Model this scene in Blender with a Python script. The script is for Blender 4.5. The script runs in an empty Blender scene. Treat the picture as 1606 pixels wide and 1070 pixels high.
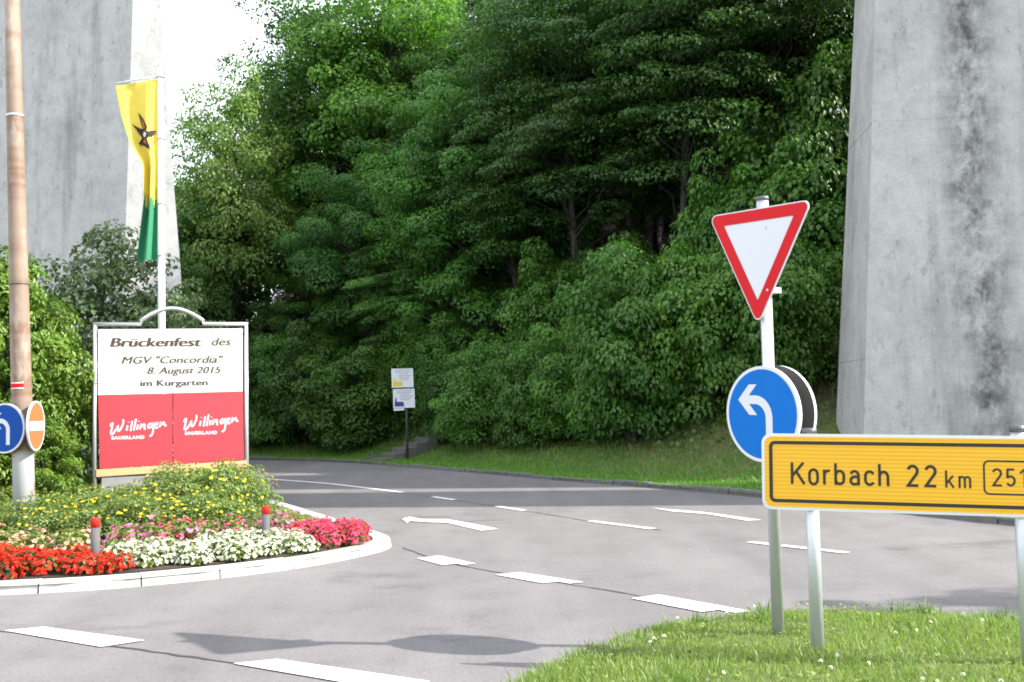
import bpy, math, random
import numpy as np
from mathutils import Matrix, Vector

# ------------------------------------------------------------------ camera, sky, sun, exposure
sc = bpy.context.scene
COL = sc.collection
R = math.radians
cam_data = bpy.data.cameras.new('camera')
cam = bpy.data.objects.new('camera', cam_data); COL.objects.link(cam)
cam_data.sensor_width = 36.0
cam_data.lens = 36.0 * 1600 / 1606
cam_data.clip_start = 0.05; cam_data.clip_end = 6000
cam.matrix_world = Matrix.Translation((0, 0, 1.55)) @ Matrix.Rotation(math.pi/2 + R(3.6), 4, 'X') @ Matrix.Rotation(-R(1.2), 4, 'Z')
sc.camera = cam

SUN_EL, SUN_AZ = R(36.0), math.atan2(0.99, -0.14)      # azimuth clockwise from +Y
world = bpy.data.worlds.new('World'); sc.world = world; world.use_nodes = True
wn, wl = world.node_tree.nodes, world.node_tree.links
wn.clear()
wo = wn.new('ShaderNodeOutputWorld'); bg = wn.new('ShaderNodeBackground'); bg.inputs['Strength'].default_value = 0.10
sky = wn.new('ShaderNodeTexSky'); sky.sky_type = 'NISHITA'; sky.sun_disc = False
sky.sun_elevation = SUN_EL; sky.sun_rotation = SUN_AZ; sky.air_density = 1.0; sky.dust_density = 2.0
tc = wn.new('ShaderNodeTexCoord'); nz = wn.new('ShaderNodeTexNoise'); nz.inputs['Scale'].default_value = 2.2; nz.inputs['Detail'].default_value = 6
rp = wn.new('ShaderNodeValToRGB'); rp.color_ramp.elements[0].position = 0.30; rp.color_ramp.elements[0].color = (.55, .55, .55, 1)
rp.color_ramp.elements[1].position = 0.62; rp.color_ramp.elements[1].color = (.95, .95, .95, 1)
mx = wn.new('ShaderNodeMix'); mx.data_type = 'RGBA'; mx.inputs['B'].default_value = (8.0, 8.5, 9.3, 1)
wl.new(tc.outputs['Generated'], nz.inputs['Vector']); wl.new(nz.outputs['Fac'], rp.inputs['Fac'])
wl.new(rp.outputs['Color'], mx.inputs['Factor']); wl.new(sky.outputs['Color'], mx.inputs['A'])
wl.new(mx.outputs['Result'], bg.inputs['Color']); wl.new(bg.outputs[0], wo.inputs[0])

sun_d = bpy.data.lights.new('sun', 'SUN'); sun_d.energy = 3.6; sun_d.angle = R(0.55); sun_d.color = (1.0, 0.95, 0.87)
sun = bpy.data.objects.new('sun', sun_d); COL.objects.link(sun)
_d = Vector((math.sin(SUN_AZ)*math.cos(SUN_EL), math.cos(SUN_AZ)*math.cos(SUN_EL), math.sin(SUN_EL)))
sun.rotation_euler = _d.to_track_quat('Z', 'Y').to_euler(); sun.location = (30, -5, 40)

vs = sc.view_settings
vs.view_transform = 'Standard'; vs.look = 'None'; vs.gamma = 1.0; vs.use_curve_mapping = False
vs.exposure = 1.55
cy = sc.cycles
cy.max_bounces = 7; cy.diffuse_bounces = 4; cy.glossy_bounces = 2; cy.transmission_bounces = 3
cy.use_denoising = True; cy.filter_width = 1.8

rng = np.random.default_rng(11)
random.seed(11)

# ------------------------------------------------------------------ helpers
def tag(o, label=None, cat=None, group=None, kind=None):
    if label: o['label'] = label
    if cat: o['category'] = cat
    if group: o['group'] = group
    if kind: o['kind'] = kind
    return o

def empty(name, loc=(0, 0, 0), rz=0.0, parent=None):
    o = bpy.data.objects.new(name, None); COL.objects.link(o)
    o.location = loc; o.rotation_euler = (0, 0, rz); o.empty_display_size = 0.1
    if parent: o.parent = parent
    return o

def mesh(name, verts, faces, mat, smooth=False, rnd=None):
    me = bpy.data.meshes.new(name)
    verts = np.asarray(verts, dtype=np.float32).reshape(-1, 3)
    if isinstance(faces, np.ndarray):
        n, k = faces.shape
        me.vertices.add(len(verts)); me.vertices.foreach_set('co', verts.ravel())
        me.loops.add(n*k); me.loops.foreach_set('vertex_index', faces.astype(np.int32).ravel())
        me.polygons.add(n); me.polygons.foreach_set('loop_start', np.arange(0, n*k, k, dtype=np.int32))
        me.update(calc_edges=True); me.validate()
    else:
        me.from_pydata([tuple(v) for v in verts], [], faces); me.update()
    if rnd is not None:
        a = me.attributes.new('rnd', 'FLOAT', 'FACE'); a.data.foreach_set('value', np.asarray(rnd, dtype=np.float32))
    if smooth: me.polygons.foreach_set('use_smooth', np.ones(len(me.polygons), dtype=bool))
    if mat: me.materials.append(mat)
    return me

def obj(name, me, parent=None, loc=(0, 0, 0), rot=(0, 0, 0), scale=(1, 1, 1)):
    o = bpy.data.objects.new(name, me); COL.objects.link(o)
    o.location = loc; o.rotation_euler = rot; o.scale = scale
    if parent: o.parent = parent
    return o

class MB:
    def __init__(s): s.v = []; s.f = []
    def add(s, v, f):
        b = len(s.v); s.v += [tuple(p) for p in v]; s.f += [tuple(i+b for i in q) for q in f]; return s
    def box(s, x0, x1, y0, y1, z0, z1):
        return s.add([(x0,y0,z0),(x1,y0,z0),(x1,y1,z0),(x0,y1,z0),(x0,y0,z1),(x1,y0,z1),(x1,y1,z1),(x0,y1,z1)],
                     [(0,3,2,1),(4,5,6,7),(0,1,5,4),(1,2,6,5),(2,3,7,6),(3,0,4,7)])
    def tube(s, pts, rad, n=12, cap=True):
        pts = [Vector(p) for p in pts]; k = len(pts)
        if not hasattr(rad, '__len__'): rad = [rad]*k
        v = []; prev = None
        for i, p in enumerate(pts):
            t = (pts[min(i+1, k-1)] - pts[max(i-1, 0)]).normalized()
            if prev is None:
                a = Vector((0, 0, 1)) if abs(t.z) < .9 else Vector((1, 0, 0)); u = t.cross(a).normalized()
            else: u = (prev - t*prev.dot(t)).normalized()
            prev = u; w = t.cross(u)
            for j in range(n):
                a = 2*math.pi*j/n; v.append(p + (u*math.cos(a) + w*math.sin(a))*rad[i])
        f = [(i*n+j, i*n+(j+1) % n, (i+1)*n+(j+1) % n, (i+1)*n+j) for i in range(k-1) for j in range(n)]
        if cap: f += [tuple(range(n-1, -1, -1)), tuple((k-1)*n+j for j in range(n))]
        return s.add(v, f)
    def prism(s, poly, y0, y1):
        """outline in the x-z plane (counter-clockwise seen from -y), from front y0 to back y1"""
        n = len(poly)
        return s.add([(x, y0, z) for x, z in poly] + [(x, y1, z) for x, z in poly],
                     [tuple(range(n)), tuple(range(2*n-1, n-1, -1))] + [(i, i+n, (i+1) % n+n, (i+1) % n) for i in range(n)])
    def sheet(s, poly, y):
        return s.add([(x, y, z) for x, z in poly], [tuple(range(len(poly)))])
    def ribbon(s, pts, w, y, closed=False):
        p = []
        for q in pts:                                     # drop repeated points, they would twist the mitre
            q = np.array(q, float)
            if not p or np.hypot(*(q-p[-1])) > 1e-5: p.append(q)
        if np.hypot(*(p[0]-p[-1])) < 1e-5: p.pop(); closed = True
        n = len(p); L = []; Rr = []
        for i in range(n):
            a = p[i] - p[i-1] if (i > 0 or closed) else p[1] - p[0]
            b = p[(i+1) % n] - p[i] if (i < n-1 or closed) else p[-1] - p[-2]
            a = a/(np.hypot(*a)+1e-9); b = b/(np.hypot(*b)+1e-9)
            t = a + b; t = t/(np.hypot(*t)+1e-9); nn = np.array((-t[1], t[0]))
            m = 1/max(.5, abs(nn @ np.array((-a[1], a[0]))))
            L.append(p[i]+nn*w/2*m); Rr.append(p[i]-nn*w/2*m)
        v = [(q[0], y, q[1]) for q in L] + [(q[0], y, q[1]) for q in Rr]
        f = [(i, n+i, n+(i+1) % n, (i+1) % n) for i in range(n if closed else n-1)]
        return s.add(v, f)
    def build(s, name, mat, parent=None, smooth=False, bevel=0, **k):
        o = obj(name, mesh(name, s.v, s.f, mat, smooth), parent, **k)
        if bevel:
            b = o.modifiers.new('bevel', 'BEVEL'); b.width = bevel; b.segments = 2; b.limit_method = 'ANGLE'
        if smooth == 'edges':
            m = o.modifiers.new('ws', 'EDGE_SPLIT'); m.split_angle = R(40)
        return o

def arc(cx, cz, rx, rz, a0, a1, n=10):
    return [(cx+rx*math.cos(R(a0+(a1-a0)*i/n)), cz+rz*math.sin(R(a0+(a1-a0)*i/n))) for i in range(n+1)]
def rrect(x0, x1, z0, z1, r, n=5):
    return arc(x1-r, z0+r, r, r, -90, 0, n) + arc(x1-r, z1-r, r, r, 0, 90, n) + arc(x0+r, z1-r, r, r, 90, 180, n) + arc(x0+r, z0+r, r, r, 180, 270, n)

# ------------------------------------------------------------------ materials
def nodes_of(name):
    m = bpy.data.materials.new(name); m.use_nodes = True
    nt = m.node_tree; return m, nt, nt.nodes['Principled BSDF']
def N(nt, t, **k):
    n = nt.nodes.new(t)
    for a, b in k.items():
        if a in n.inputs: n.inputs[a].default_value = b
        else: setattr(n, a, b)
    return n
def noise(nt, vec, scale, detail=4, rough=.55):
    n = N(nt, 'ShaderNodeTexNoise'); n.inputs['Scale'].default_value = scale; n.inputs['Detail'].default_value = detail; n.inputs['Roughness'].default_value = rough
    nt.links.new(vec, n.inputs['Vector']); return n.outputs['Fac']
def ramp(nt, fac, stops):
    r = N(nt, 'ShaderNodeValToRGB'); e = r.color_ramp.elements
    while len(e) < len(stops): e.new(.5)
    for i, (p, c) in enumerate(stops):
        e[i].position = p; e[i].color = (*c, 1) if len(c) == 3 else c
    nt.links.new(fac, r.inputs['Fac']); return r.outputs['Color']
def mixc(nt, fac, a, b, mode='MIX'):
    m = N(nt, 'ShaderNodeMix'); m.data_type = 'RGBA'; m.blend_type = mode
    for s, v in (('Factor', fac), ('A', a), ('B', b)):
        if isinstance(v, (int, float)): m.inputs[s].default_value = v
        elif isinstance(v, tuple): m.inputs[s].default_value = (*v, 1)
        else: nt.links.new(v, m.inputs[s])
    return m.outputs['Result']
def bump(nt, bs, h, strength, dist):
    b = N(nt, 'ShaderNodeBump'); b.inputs['Strength'].default_value = strength; b.inputs['Distance'].default_value = dist
    nt.links.new(h, b.inputs['Height']); nt.links.new(b.outputs[0], bs.inputs['Normal'])
def coords(nt, scale=(1, 1, 1)):
    t = N(nt, 'ShaderNodeTexCoord'); m = N(nt, 'ShaderNodeMapping'); m.inputs['Scale'].default_value = scale
    nt.links.new(t.outputs['Object'], m.inputs['Vector']); return m.outputs['Vector']
def g3(v): return (v, v, v)

def plain(name, c, rough=.5, metal=0., var=.12, scale=6., spec=.5, bmp=0.):
    m, nt, bs = nodes_of(name)
    f = noise(nt, coords(nt), scale, 5)
    col = mixc(nt, f, tuple(x*(1-var) for x in c), tuple(min(1, x*(1+var)) for x in c))
    nt.links.new(col, bs.inputs['Base Color'])
    bs.inputs['Roughness'].default_value = rough; bs.inputs['Metallic'].default_value = metal; bs.inputs['Specular IOR Level'].default_value = spec
    if bmp: bump(nt, bs, noise(nt, coords(nt), scale*6, 3), bmp, .01)
    return m

def leafmat(name, dark, light, trans=.3, rough=.44, objvar=.25, tcol=None, spec=.45):
    m, nt, bs = nodes_of(name)
    at = N(nt, 'ShaderNodeAttribute'); at.attribute_name = 'rnd'
    oi = N(nt, 'ShaderNodeObjectInfo')
    col = mixc(nt, at.outputs['Fac'], dark, light)
    hs = N(nt, 'ShaderNodeHueSaturation')
    mr = N(nt, 'ShaderNodeMapRange'); mr.inputs['To Min'].default_value = 1-objvar; mr.inputs['To Max'].default_value = 1+objvar
    nt.links.new(oi.outputs['Random'], mr.inputs['Value']); nt.links.new(mr.outputs[0], hs.inputs['Value'])
    mh = N(nt, 'ShaderNodeMapRange'); mh.inputs['To Min'].default_value = .5-objvar*.03; mh.inputs['To Max'].default_value = .5+objvar*.03
    mm = N(nt, 'ShaderNodeMath', operation='FRACT'); mm2 = N(nt, 'ShaderNodeMath', operation='MULTIPLY'); mm2.inputs[1].default_value = 7.31
    nt.links.new(oi.outputs['Random'], mm2.inputs[0]); nt.links.new(mm2.outputs[0], mm.inputs[0]); nt.links.new(mm.outputs[0], mh.inputs['Value'])
    nt.links.new(mh.outputs[0], hs.inputs['Hue']); nt.links.new(col, hs.inputs['Color'])
    nt.links.new(hs.outputs[0], bs.inputs['Base Color'])
    bs.inputs['Roughness'].default_value = rough; bs.inputs['Specular IOR Level'].default_value = spec
    tr = N(nt, 'ShaderNodeBsdfTranslucent')
    tm = mixc(nt, 1.0, hs.outputs[0], tcol or (1.0, 1.25, .6), 'MULTIPLY'); nt.links.new(tm, tr.inputs['Color'])
    ms = N(nt, 'ShaderNodeMixShader'); ms.inputs[0].default_value = trans
    nt.links.new(bs.outputs[0], ms.inputs[1]); nt.links.new(tr.outputs[0], ms.inputs[2])
    nt.links.new(ms.outputs[0], nt.nodes['Material Output'].inputs['Surface'])
    return m

def asphalt():
    m, nt, bs = nodes_of('asphalt')
    c = coords(nt)
    big = noise(nt, c, .28, 5, .6); mid = noise(nt, c, 2.3, 5, .65); fine = noise(nt, c, 95, 3, .7)
    tr = noise(nt, coords(nt, (1.2, .16, 1)), 1.0, 4, .6)
    base = ramp(nt, big, [(.3, (.143, .135, .136)), (.7, (.178, .168, .168))])
    base = mixc(nt, .6, base, ramp(nt, mid, [(.28, g3(.70)), (.45, g3(.96)), (.75, g3(1.12))]), 'MULTIPLY')
    stain = noise(nt, coords(nt, (.5, 1.1, 1)), .55, 7, .72)
    base = mixc(nt, .7, base, ramp(nt, stain, [(.34, g3(.62)), (.42, g3(1.0))]), 'MULTIPLY')
    grit = noise(nt, c, 34, 2, .5)
    base = mixc(nt, .30, base, ramp(nt, grit, [(.32, g3(.6)), (.5, g3(1.0)), (.68, g3(1.3))]), 'MULTIPLY')
    base = mixc(nt, .5, base, ramp(nt, tr, [(.35, g3(.80)), (.6, g3(1.1))]), 'MULTIPLY')
    base = mixc(nt, .55, base, ramp(nt, fine, [(.3, g3(.62)), (.5, g3(1.0)), (.72, g3(1.45))]), 'MULTIPLY')
    nt.links.new(base, bs.inputs['Base Color']); bs.inputs['Roughness'].default_value = .85; bs.inputs['Specular IOR Level'].default_value = .3
    bump(nt, bs, fine, .5, .006)
    return m

def paint():
    m, nt, bs = nodes_of('road_paint')
    c = coords(nt)
    wear = noise(nt, c, 14, 6, .7); fine = noise(nt, c, 90, 2)
    a = ramp(nt, wear, [(.34, (.26, .25, .245)), (.45, (.66, .65, .63)), (1, (.74, .73, .70))])
    a = mixc(nt, .5, a, ramp(nt, fine, [(.3, g3(.72)), (.6, g3(1.0))]), 'MULTIPLY')
    nt.links.new(a, bs.inputs['Base Color']); bs.inputs['Roughness'].default_value = .7
    return m

def concrete(name, streaks):
    """shuttered concrete: mottling, pour joints, rain streaks; streaks = [(x, width, strength)] in the pier's own coordinates"""
    m, nt, bs = nodes_of(name)
    c = coords(nt)
    a = noise(nt, c, .55, 6, .62); b = noise(nt, c, 3.1, 6, .7); v = noise(nt, coords(nt, (1.4, 1.4, .13)), 1.1, 6, .65); f = noise(nt, c, 22, 4, .7)
    spots = noise(nt, coords(nt, (1, 1, .5)), 5.0, 5, .75)
    base = ramp(nt, a, [(.28, (.36, .357, .348)), (.5, (.43, .427, .418)), (.75, (.48, .475, .465))])
    base = mixc(nt, .6, base, ramp(nt, b, [(.3, g3(.72)), (.55, g3(1.0)), (.8, g3(1.12))]), 'MULTIPLY')
    base = mixc(nt, .8, base, ramp(nt, v, [(.30, (.58, .58, .56)), (.48, g3(1.0)), (1, g3(1.06))]), 'MULTIPLY')
    base = mixc(nt, .5, base, ramp(nt, spots, [(.33, g3(.45)), (.43, g3(1.0))]), 'MULTIPLY')
    base = mixc(nt, .35, base, ramp(nt, f, [(.3, g3(.7)), (.65, g3(1.1))]), 'MULTIPLY')
    sep = N(nt, 'ShaderNodeSeparateXYZ'); nt.links.new(c, sep.inputs[0])
    for sx, w, st in streaks:
        wob = noise(nt, coords(nt, (.0, .0, .5)), 1.3, 5, .7)
        ad = N(nt, 'ShaderNodeMath', operation='MULTIPLY_ADD'); ad.inputs[1].default_value = w*2.2; ad.inputs[2].default_value = -sx - w*1.1
        nt.links.new(wob, ad.inputs[0])
        s2 = N(nt, 'ShaderNodeMath', operation='ADD'); nt.links.new(sep.outputs['X'], s2.inputs[0]); nt.links.new(ad.outputs[0], s2.inputs[1])
        ab = N(nt, 'ShaderNodeMath', operation='ABSOLUTE'); nt.links.new(s2.outputs[0], ab.inputs[0])
        mr = N(nt, 'ShaderNodeMapRange'); mr.inputs['From Min'].default_value = w; mr.inputs['From Max'].default_value = 0; mr.clamp = True
        nt.links.new(ab.outputs[0], mr.inputs['Value'])
        br = ramp(nt, noise(nt, coords(nt, (1, 1, .7)), 2.6, 7, .75), [(.38, g3(0)), (.6, g3(1))])
        mu = N(nt, 'ShaderNodeMath', operation='MULTIPLY'); nt.links.new(mr.outputs[0], mu.inputs[0]); nt.links.new(br, mu.inputs[1])
        mu2 = N(nt, 'ShaderNodeMath', operation='MULTIPLY'); nt.links.new(mu.outputs[0], mu2.inputs[0]); mu2.inputs[1].default_value = st; mu2.use_clamp = True
        base = mixc(nt, mu2.outputs[0], base, (.075, .075, .07))
    nt.links.new(base, bs.inputs['Base Color']); bs.inputs['Roughness'].default_value = .9; bs.inputs['Specular IOR Level'].default_value = .2
    bump(nt, bs, mixc(nt, .5, b, f), .5, .03)
    return m

def rustpole():
    m, nt, bs = nodes_of('rusting_paint')
    c = coords(nt)
    sep = N(nt, 'ShaderNodeSeparateXYZ'); nt.links.new(c, sep.inputs[0])
    band = noise(nt, coords(nt, (.15, .15, 1)), 1.9, 3, .6)
    pat = noise(nt, coords(nt, (1, 1, .35)), 7, 6, .7)
    a = ramp(nt, band, [(.35, (.27, .20, .145)), (.5, (.23, .165, .12)), (.58, (.18, .10, .06)), (.7, (.27, .22, .18))])
    a = mixc(nt, ramp(nt, pat, [(.5, g3(0)), (.7, g3(.7))]), a, (.38, .34, .29))
    grey = mixc(nt, ramp(nt, noise(nt, coords(nt, (1, 1, .5)), 4, 4), [(.55, g3(0)), (.6, g3(1))]), (.36, .37, .37), (.26, .13, .07))
    mr = N(nt, 'ShaderNodeMapRange'); mr.inputs['From Min'].default_value = 1.02; mr.inputs['From Max'].default_value = 1.08; nt.links.new(sep.outputs['Z'], mr.inputs['Value'])
    a = mixc(nt, mr.outputs[0], grey, a)
    nt.links.new(a, bs.inputs['Base Color']); bs.inputs['Roughness'].default_value = .65
    bump(nt, bs, pat, .3, .01)
    return m

def bankmat():
    m, nt, bs = nodes_of('bank_soil_grass')
    c = coords(nt)
    a = noise(nt, c, .9, 6, .65); b = noise(nt, c, 9, 5, .7)
    col = ramp(nt, a, [(.40, (.08, .125, .035)), (.55, (.12, .13, .055)), (.68, (.17, .13, .08))])
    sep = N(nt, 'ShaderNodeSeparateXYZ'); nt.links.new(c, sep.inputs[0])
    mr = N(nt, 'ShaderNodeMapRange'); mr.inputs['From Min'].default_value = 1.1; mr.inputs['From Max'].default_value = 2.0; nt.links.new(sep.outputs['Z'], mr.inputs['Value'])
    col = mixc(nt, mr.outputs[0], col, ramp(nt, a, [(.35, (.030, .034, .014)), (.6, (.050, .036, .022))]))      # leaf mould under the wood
    col = mixc(nt, .7, col, ramp(nt, b, [(.3, g3(.5)), (.7, g3(1.3))]), 'MULTIPLY')
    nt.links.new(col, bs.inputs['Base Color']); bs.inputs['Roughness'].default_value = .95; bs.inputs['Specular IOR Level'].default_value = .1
    bump(nt, bs, b, .8, .05)
    return m

def barkmat():
    m, nt, bs = nodes_of('bark')
    c = coords(nt, (1, 1, .25))
    a = noise(nt, c, 9, 6, .7)
    nt.links.new(ramp(nt, a, [(.3, (.025, .022, .016)), (.7, (.085, .075, .06))]), bs.inputs['Base Color'])
    bs.inputs['Roughness'].default_value = .9; bump(nt, bs, a, .8, .03)
    return m

def yellowsheet():
    m, nt, bs = nodes_of('yellow_reflective_sheet')
    w = N(nt, 'ShaderNodeTexWave'); w.wave_type = 'BANDS'; w.bands_direction = 'Z'; w.inputs['Scale'].default_value = 14; w.inputs['Distortion'].default_value = .15
    nt.links.new(coords(nt), w.inputs['Vector'])
    col = mixc(nt, w.outputs['Fac'], (.70, .36, .008), (.80, .45, .02))
    nt.links.new(col, bs.inputs['Base Color']); bs.inputs['Roughness'].default_value = .35
    return m

M = dict(
    asphalt=asphalt(), paint=paint(), bank=bankmat(), bark=barkmat(), rust=rustpole(), yellow=yellowsheet(),
    kerb=plain('kerb_stone', (.48, .47, .44), .85, var=.38, scale=5, bmp=.4), kerbshaded=plain('shaded_kerb', (.12, .12, .115), .9, var=.35, scale=7, bmp=.5),  # far kerb: shade of its road face put into the grey
    tar=plain('tar_seam', (.045, .044, .045), .8, var=.3), soil=plain('soil', (.045, .032, .022), .95, var=.5, scale=14, bmp=.8),
    grassbase=plain('turf', (.085, .105, .03), .95, var=.45, scale=5, bmp=.6), field=plain('field', (.09, .12, .04), .95, var=.3, scale=.2),
    grit=plain('grit', (.19, .172, .15), .95, var=.35, scale=30, bmp=.8),
    steel=plain('galvanised_steel', (.55, .57, .60), .42, .55, var=.12, scale=25), alu=plain('aluminium', (.72, .73, .74), .35, .6, var=.06),
    white=plain('white_film', (.62, .63, .66), .5, var=.02, spec=.2), red=plain('red_film', (.55, .010, .016), .5, var=.05, spec=.15), blue=plain('blue_film', (.001, .135, .49), .5, var=.05, spec=.15),
    blueshaded=plain('shaded_blue_film', (.003, .06, .30), .5, var=.05, spec=.15), back=plain('sign_back', (.10, .09, .085), .6, var=.1), black=plain('black_print', (.018, .014, .01), .5, var=.1),  # rusty post disc: sign blue with its shade put into the colour
    sunlitred=plain('sunlit_red_film', (.40, .125, .045), .7, var=.06, spec=.2), lacquer=plain('white_lacquer', (.78, .78, .78), .35, var=.03),  # red sign film tinted orange for overexposed sun; also used on the flag bird
    frame=plain('silver_tube', (.50, .50, .51), .35, .5, var=.08), boardwhite=plain('banner_white', (.72, .71, .69), .6, var=.02), boardred=plain('banner_red', (.60, .05, .065), .55, var=.04),
    wood=plain('pale_board', (.66, .45, .22), .7, var=.15), plinth=plain('plinth', (.33, .32, .31), .85, var=.2), print1=plain('brown_print', (.075, .05, .022), .6, var=.05),
    print2=plain('olive_print', (.075, .06, .022), .6, var=.05), print3=plain('grey_print', (.065, .055, .045), .6, var=.05),
    flagy=plain('flag_yellow', (.70, .56, .075), .75, var=.06), flagg=plain('flag_green', (.02, .20, .09), .75, var=.06), emblem=plain('flag_black', (.025, .012, .012), .7), 
    bollard=plain('bollard_grey', (.115, .11, .115), .7, var=.1, scale=20, spec=.15), bollardred=plain('bollard_red', (.50, .03, .02), .6, var=.06, spec=.2),
    step=plain('step_stone', (.105, .105, .09), .9, var=.25, bmp=.4), darksteel=plain('dark_post', (.045, .048, .05), .6, var=.2),
    churchy=plain('church_yellow', (.65, .48, .03), .5), churchb=plain('church_blue', (.03, .03, .22), .5), smallprint=plain('small_print', (.30, .31, .36), .6), panel=plain('grey_white_panel', (.62, .64, .66), .5, var=.04),
    bright=plain('bracket_dark', (.12, .12, .13), .5, .4),
    leaf=leafmat('maple_leaf', (.058, .155, .022), (.155, .325, .052), trans=.42, objvar=.34), leafb=leafmat('beech_leaf', (.052, .132, .030), (.130, .272, .058), trans=.42, objvar=.34),
    leafd=leafmat('dark_leaf', (.030, .085, .016), (.085, .185, .034), trans=.38, objvar=.3),
    leafsunpale=leafmat('sunlit_pale_leaf', (.15, .26, .05), (.31, .42, .12), objvar=.1, trans=.45), leafbush=leafmat('bush_leaf', (.060, .165, .020), (.170, .335, .052), trans=.40),  # pale foliage also brightened in colour for sunlight the wood blocks
    leafgrey=leafmat('privet_leaf', (.080, .135, .050), (.190, .260, .110), objvar=.12), thuja=leafmat('cypress_spray', (.090, .175, .018), (.225, .330, .040), objvar=.1),
    leafpot=leafmat('shrub_leaf', (.100, .160, .030), (.250, .330, .085), objvar=.08), leafbeg=leafmat('begonia_leaf', (.06, .05, .015), (.12, .15, .03), objvar=.1), leafbegg=leafmat('begonia_green_leaf', (.08, .12, .02), (.20, .26, .06), objvar=.1),
    litter=leafmat('ground_leaf', (.05, .10, .018), (.12, .18, .045), objvar=0),
    tuft=leafmat('tuft_blade', (.07, .14, .02), (.17, .27, .05), objvar=0, trans=.4),
    grass=leafmat('grass_blade', (.13, .205, .035), (.33, .40, .13), objvar=0, trans=.4), grassfar=leafmat('verge_grass', (.08, .20, .02), (.18, .36, .045), objvar=0), grassdry=leafmat('dry_grass', (.13, .13, .05), (.27, .25, .11), objvar=0),
)
def petal(n, a, b): return leafmat('petal_'+n, a, b, trans=.25, objvar=.06, tcol=(1.1, 1, 1), spec=.2)
P = dict(red=petal('red', (.50, .014, .006), (.74, .045, .016)), white=petal('white', (.68, .70, .50), (.85, .85, .76)), pink=petal('pink', (.66, .030, .085), (.82, .10, .19)),
         rose=petal('rose', (.55, .03, .04), (.75, .14, .16)), salmon=petal('salmon', (.70, .30, .20), (.82, .52, .40)), magenta=petal('magenta', (.62, .08, .25), (.85, .30, .50)), yellow=petal('yellow', (.78, .55, .01), (.88, .72, .05)))

# ------------------------------------------------------------------ ground heights
FK = np.array([(-60, 38), (-30, 36), (-18, 34.6), (-12, 33.4), (-8.3, 32.2), (-6.2, 30.9), (-4.0, 28.5), (-3.1, 27.0), (-1.66, 24.9), (-0.1, 22.4), (1.17, 20.4), (2.27, 18.9), (3.2, 17.5), (3.94, 16.3), (4.5, 15.0), (5.05, 13.9), (5.98, 12.1), (7.2, 9.6), (8.6, 6.4), (10, 3), (12, -4), (14, -25)], float)
def resample(pl, step):
    seg = np.hypot(*(pl[1:]-pl[:-1]).T); s = np.r_[0, np.cumsum(seg)]
    t = np.arange(0, s[-1]+1e-6, step); return np.c_[np.interp(t, s, pl[:, 0]), np.interp(t, s, pl[:, 1])]
def smooth_poly(pl, step, k=3):
    q = resample(pl, step)
    for _ in range(k): q[1:-1] = (q[:-2]+2*q[1:-1]+q[2:])/4
    return q
FKS = smooth_poly(FK, .5, 4)
def kdist(x, y):
    x = np.atleast_1d(np.asarray(x, float)); y = np.atleast_1d(np.asarray(y, float)); out = np.empty(len(x))
    for i in range(0, len(x), 4000):
        dx = x[i:i+4000, None]-FKS[None, :, 0]; dy = y[i:i+4000, None]-FKS[None, :, 1]
        out[i:i+4000] = np.sqrt((dx*dx+dy*dy).min(1))
    return out
def sst(a, b, v):
    t = np.clip((v-a)/(b-a), 0, 1); return t*t*(3-2*t)
def HZ(x, y):
    x = np.atleast_1d(np.asarray(x, float)); y = np.atleast_1d(np.asarray(y, float)); d = kdist(x, y)
    mask = sst(-1, 6, y-(20-.17*x))*(.25+.75*sst(-20, -5, x))
    hill = np.minimum(.60*np.maximum(0, d-3.0), 14+.25*np.maximum(0, d-26))
    bumps = .12*np.sin(x*1.7+.6*y)*np.sin(y*1.3-.4*x)*sst(1, 4, d) + .5*np.sin(x*.31+1)*np.sin(y*.27)*sst(4, 12, d)
    return .05 + .85*(.45+.55*sst(-1, 3, y-(20-.17*x)))*sst(.5, 4.2, d) + hill*mask + bumps*.8*np.maximum(.2, mask)
def hz(x, y): return float(HZ(x, y)[0])

# ------------------------------------------------------------------ ground, road, bank
b = MB().add([(-2500, -2500, -.06), (2500, -2500, -.06), (2500, 2500, -.06), (-2500, 2500, -.06)], [(0, 1, 2, 3)])
tag(b.build('ground', M['field']), kind='structure')
road = MB().add([(-60, -40, 0), (40, -40, 0), (40, 44, 0), (-60, 44, 0)], [(0, 1, 2, 3)]).build('road', M['asphalt']); tag(road, kind='structure')

q = FKS; n = len(q)
dirx = np.interp(np.arange(n)/n, [0, .45, .62, .75, 1], [0, .10, .62, .9, 1.0]); diry = np.sqrt(1-dirx**2)
D = np.array([0, .12, .3, .55, .85, 1.2, 1.6, 2, 2.5, 3, 3.6, 4.3, 5.2, 6.5, 8, 10, 13, 17, 22, 28, 36, 48, 70, 120])
VX = q[:, 0, None]+dirx[:, None]*D; VY = q[:, 1, None]+diry[:, None]*D
VZ = HZ(VX.ravel(), VY.ravel()).reshape(VX.shape)
nv = len(D); idx = np.arange(n*nv).reshape(n, nv)
F4 = np.stack([idx[:-1, :-1], idx[1:, :-1], idx[1:, 1:], idx[:-1, 1:]], -1).reshape(-1, 4)
bank = obj('wooded_bank', mesh('wooded_bank', np.stack([VX, VY, VZ], -1), F4, M['bank'], True)); tag(bank, kind='structure')

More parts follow.
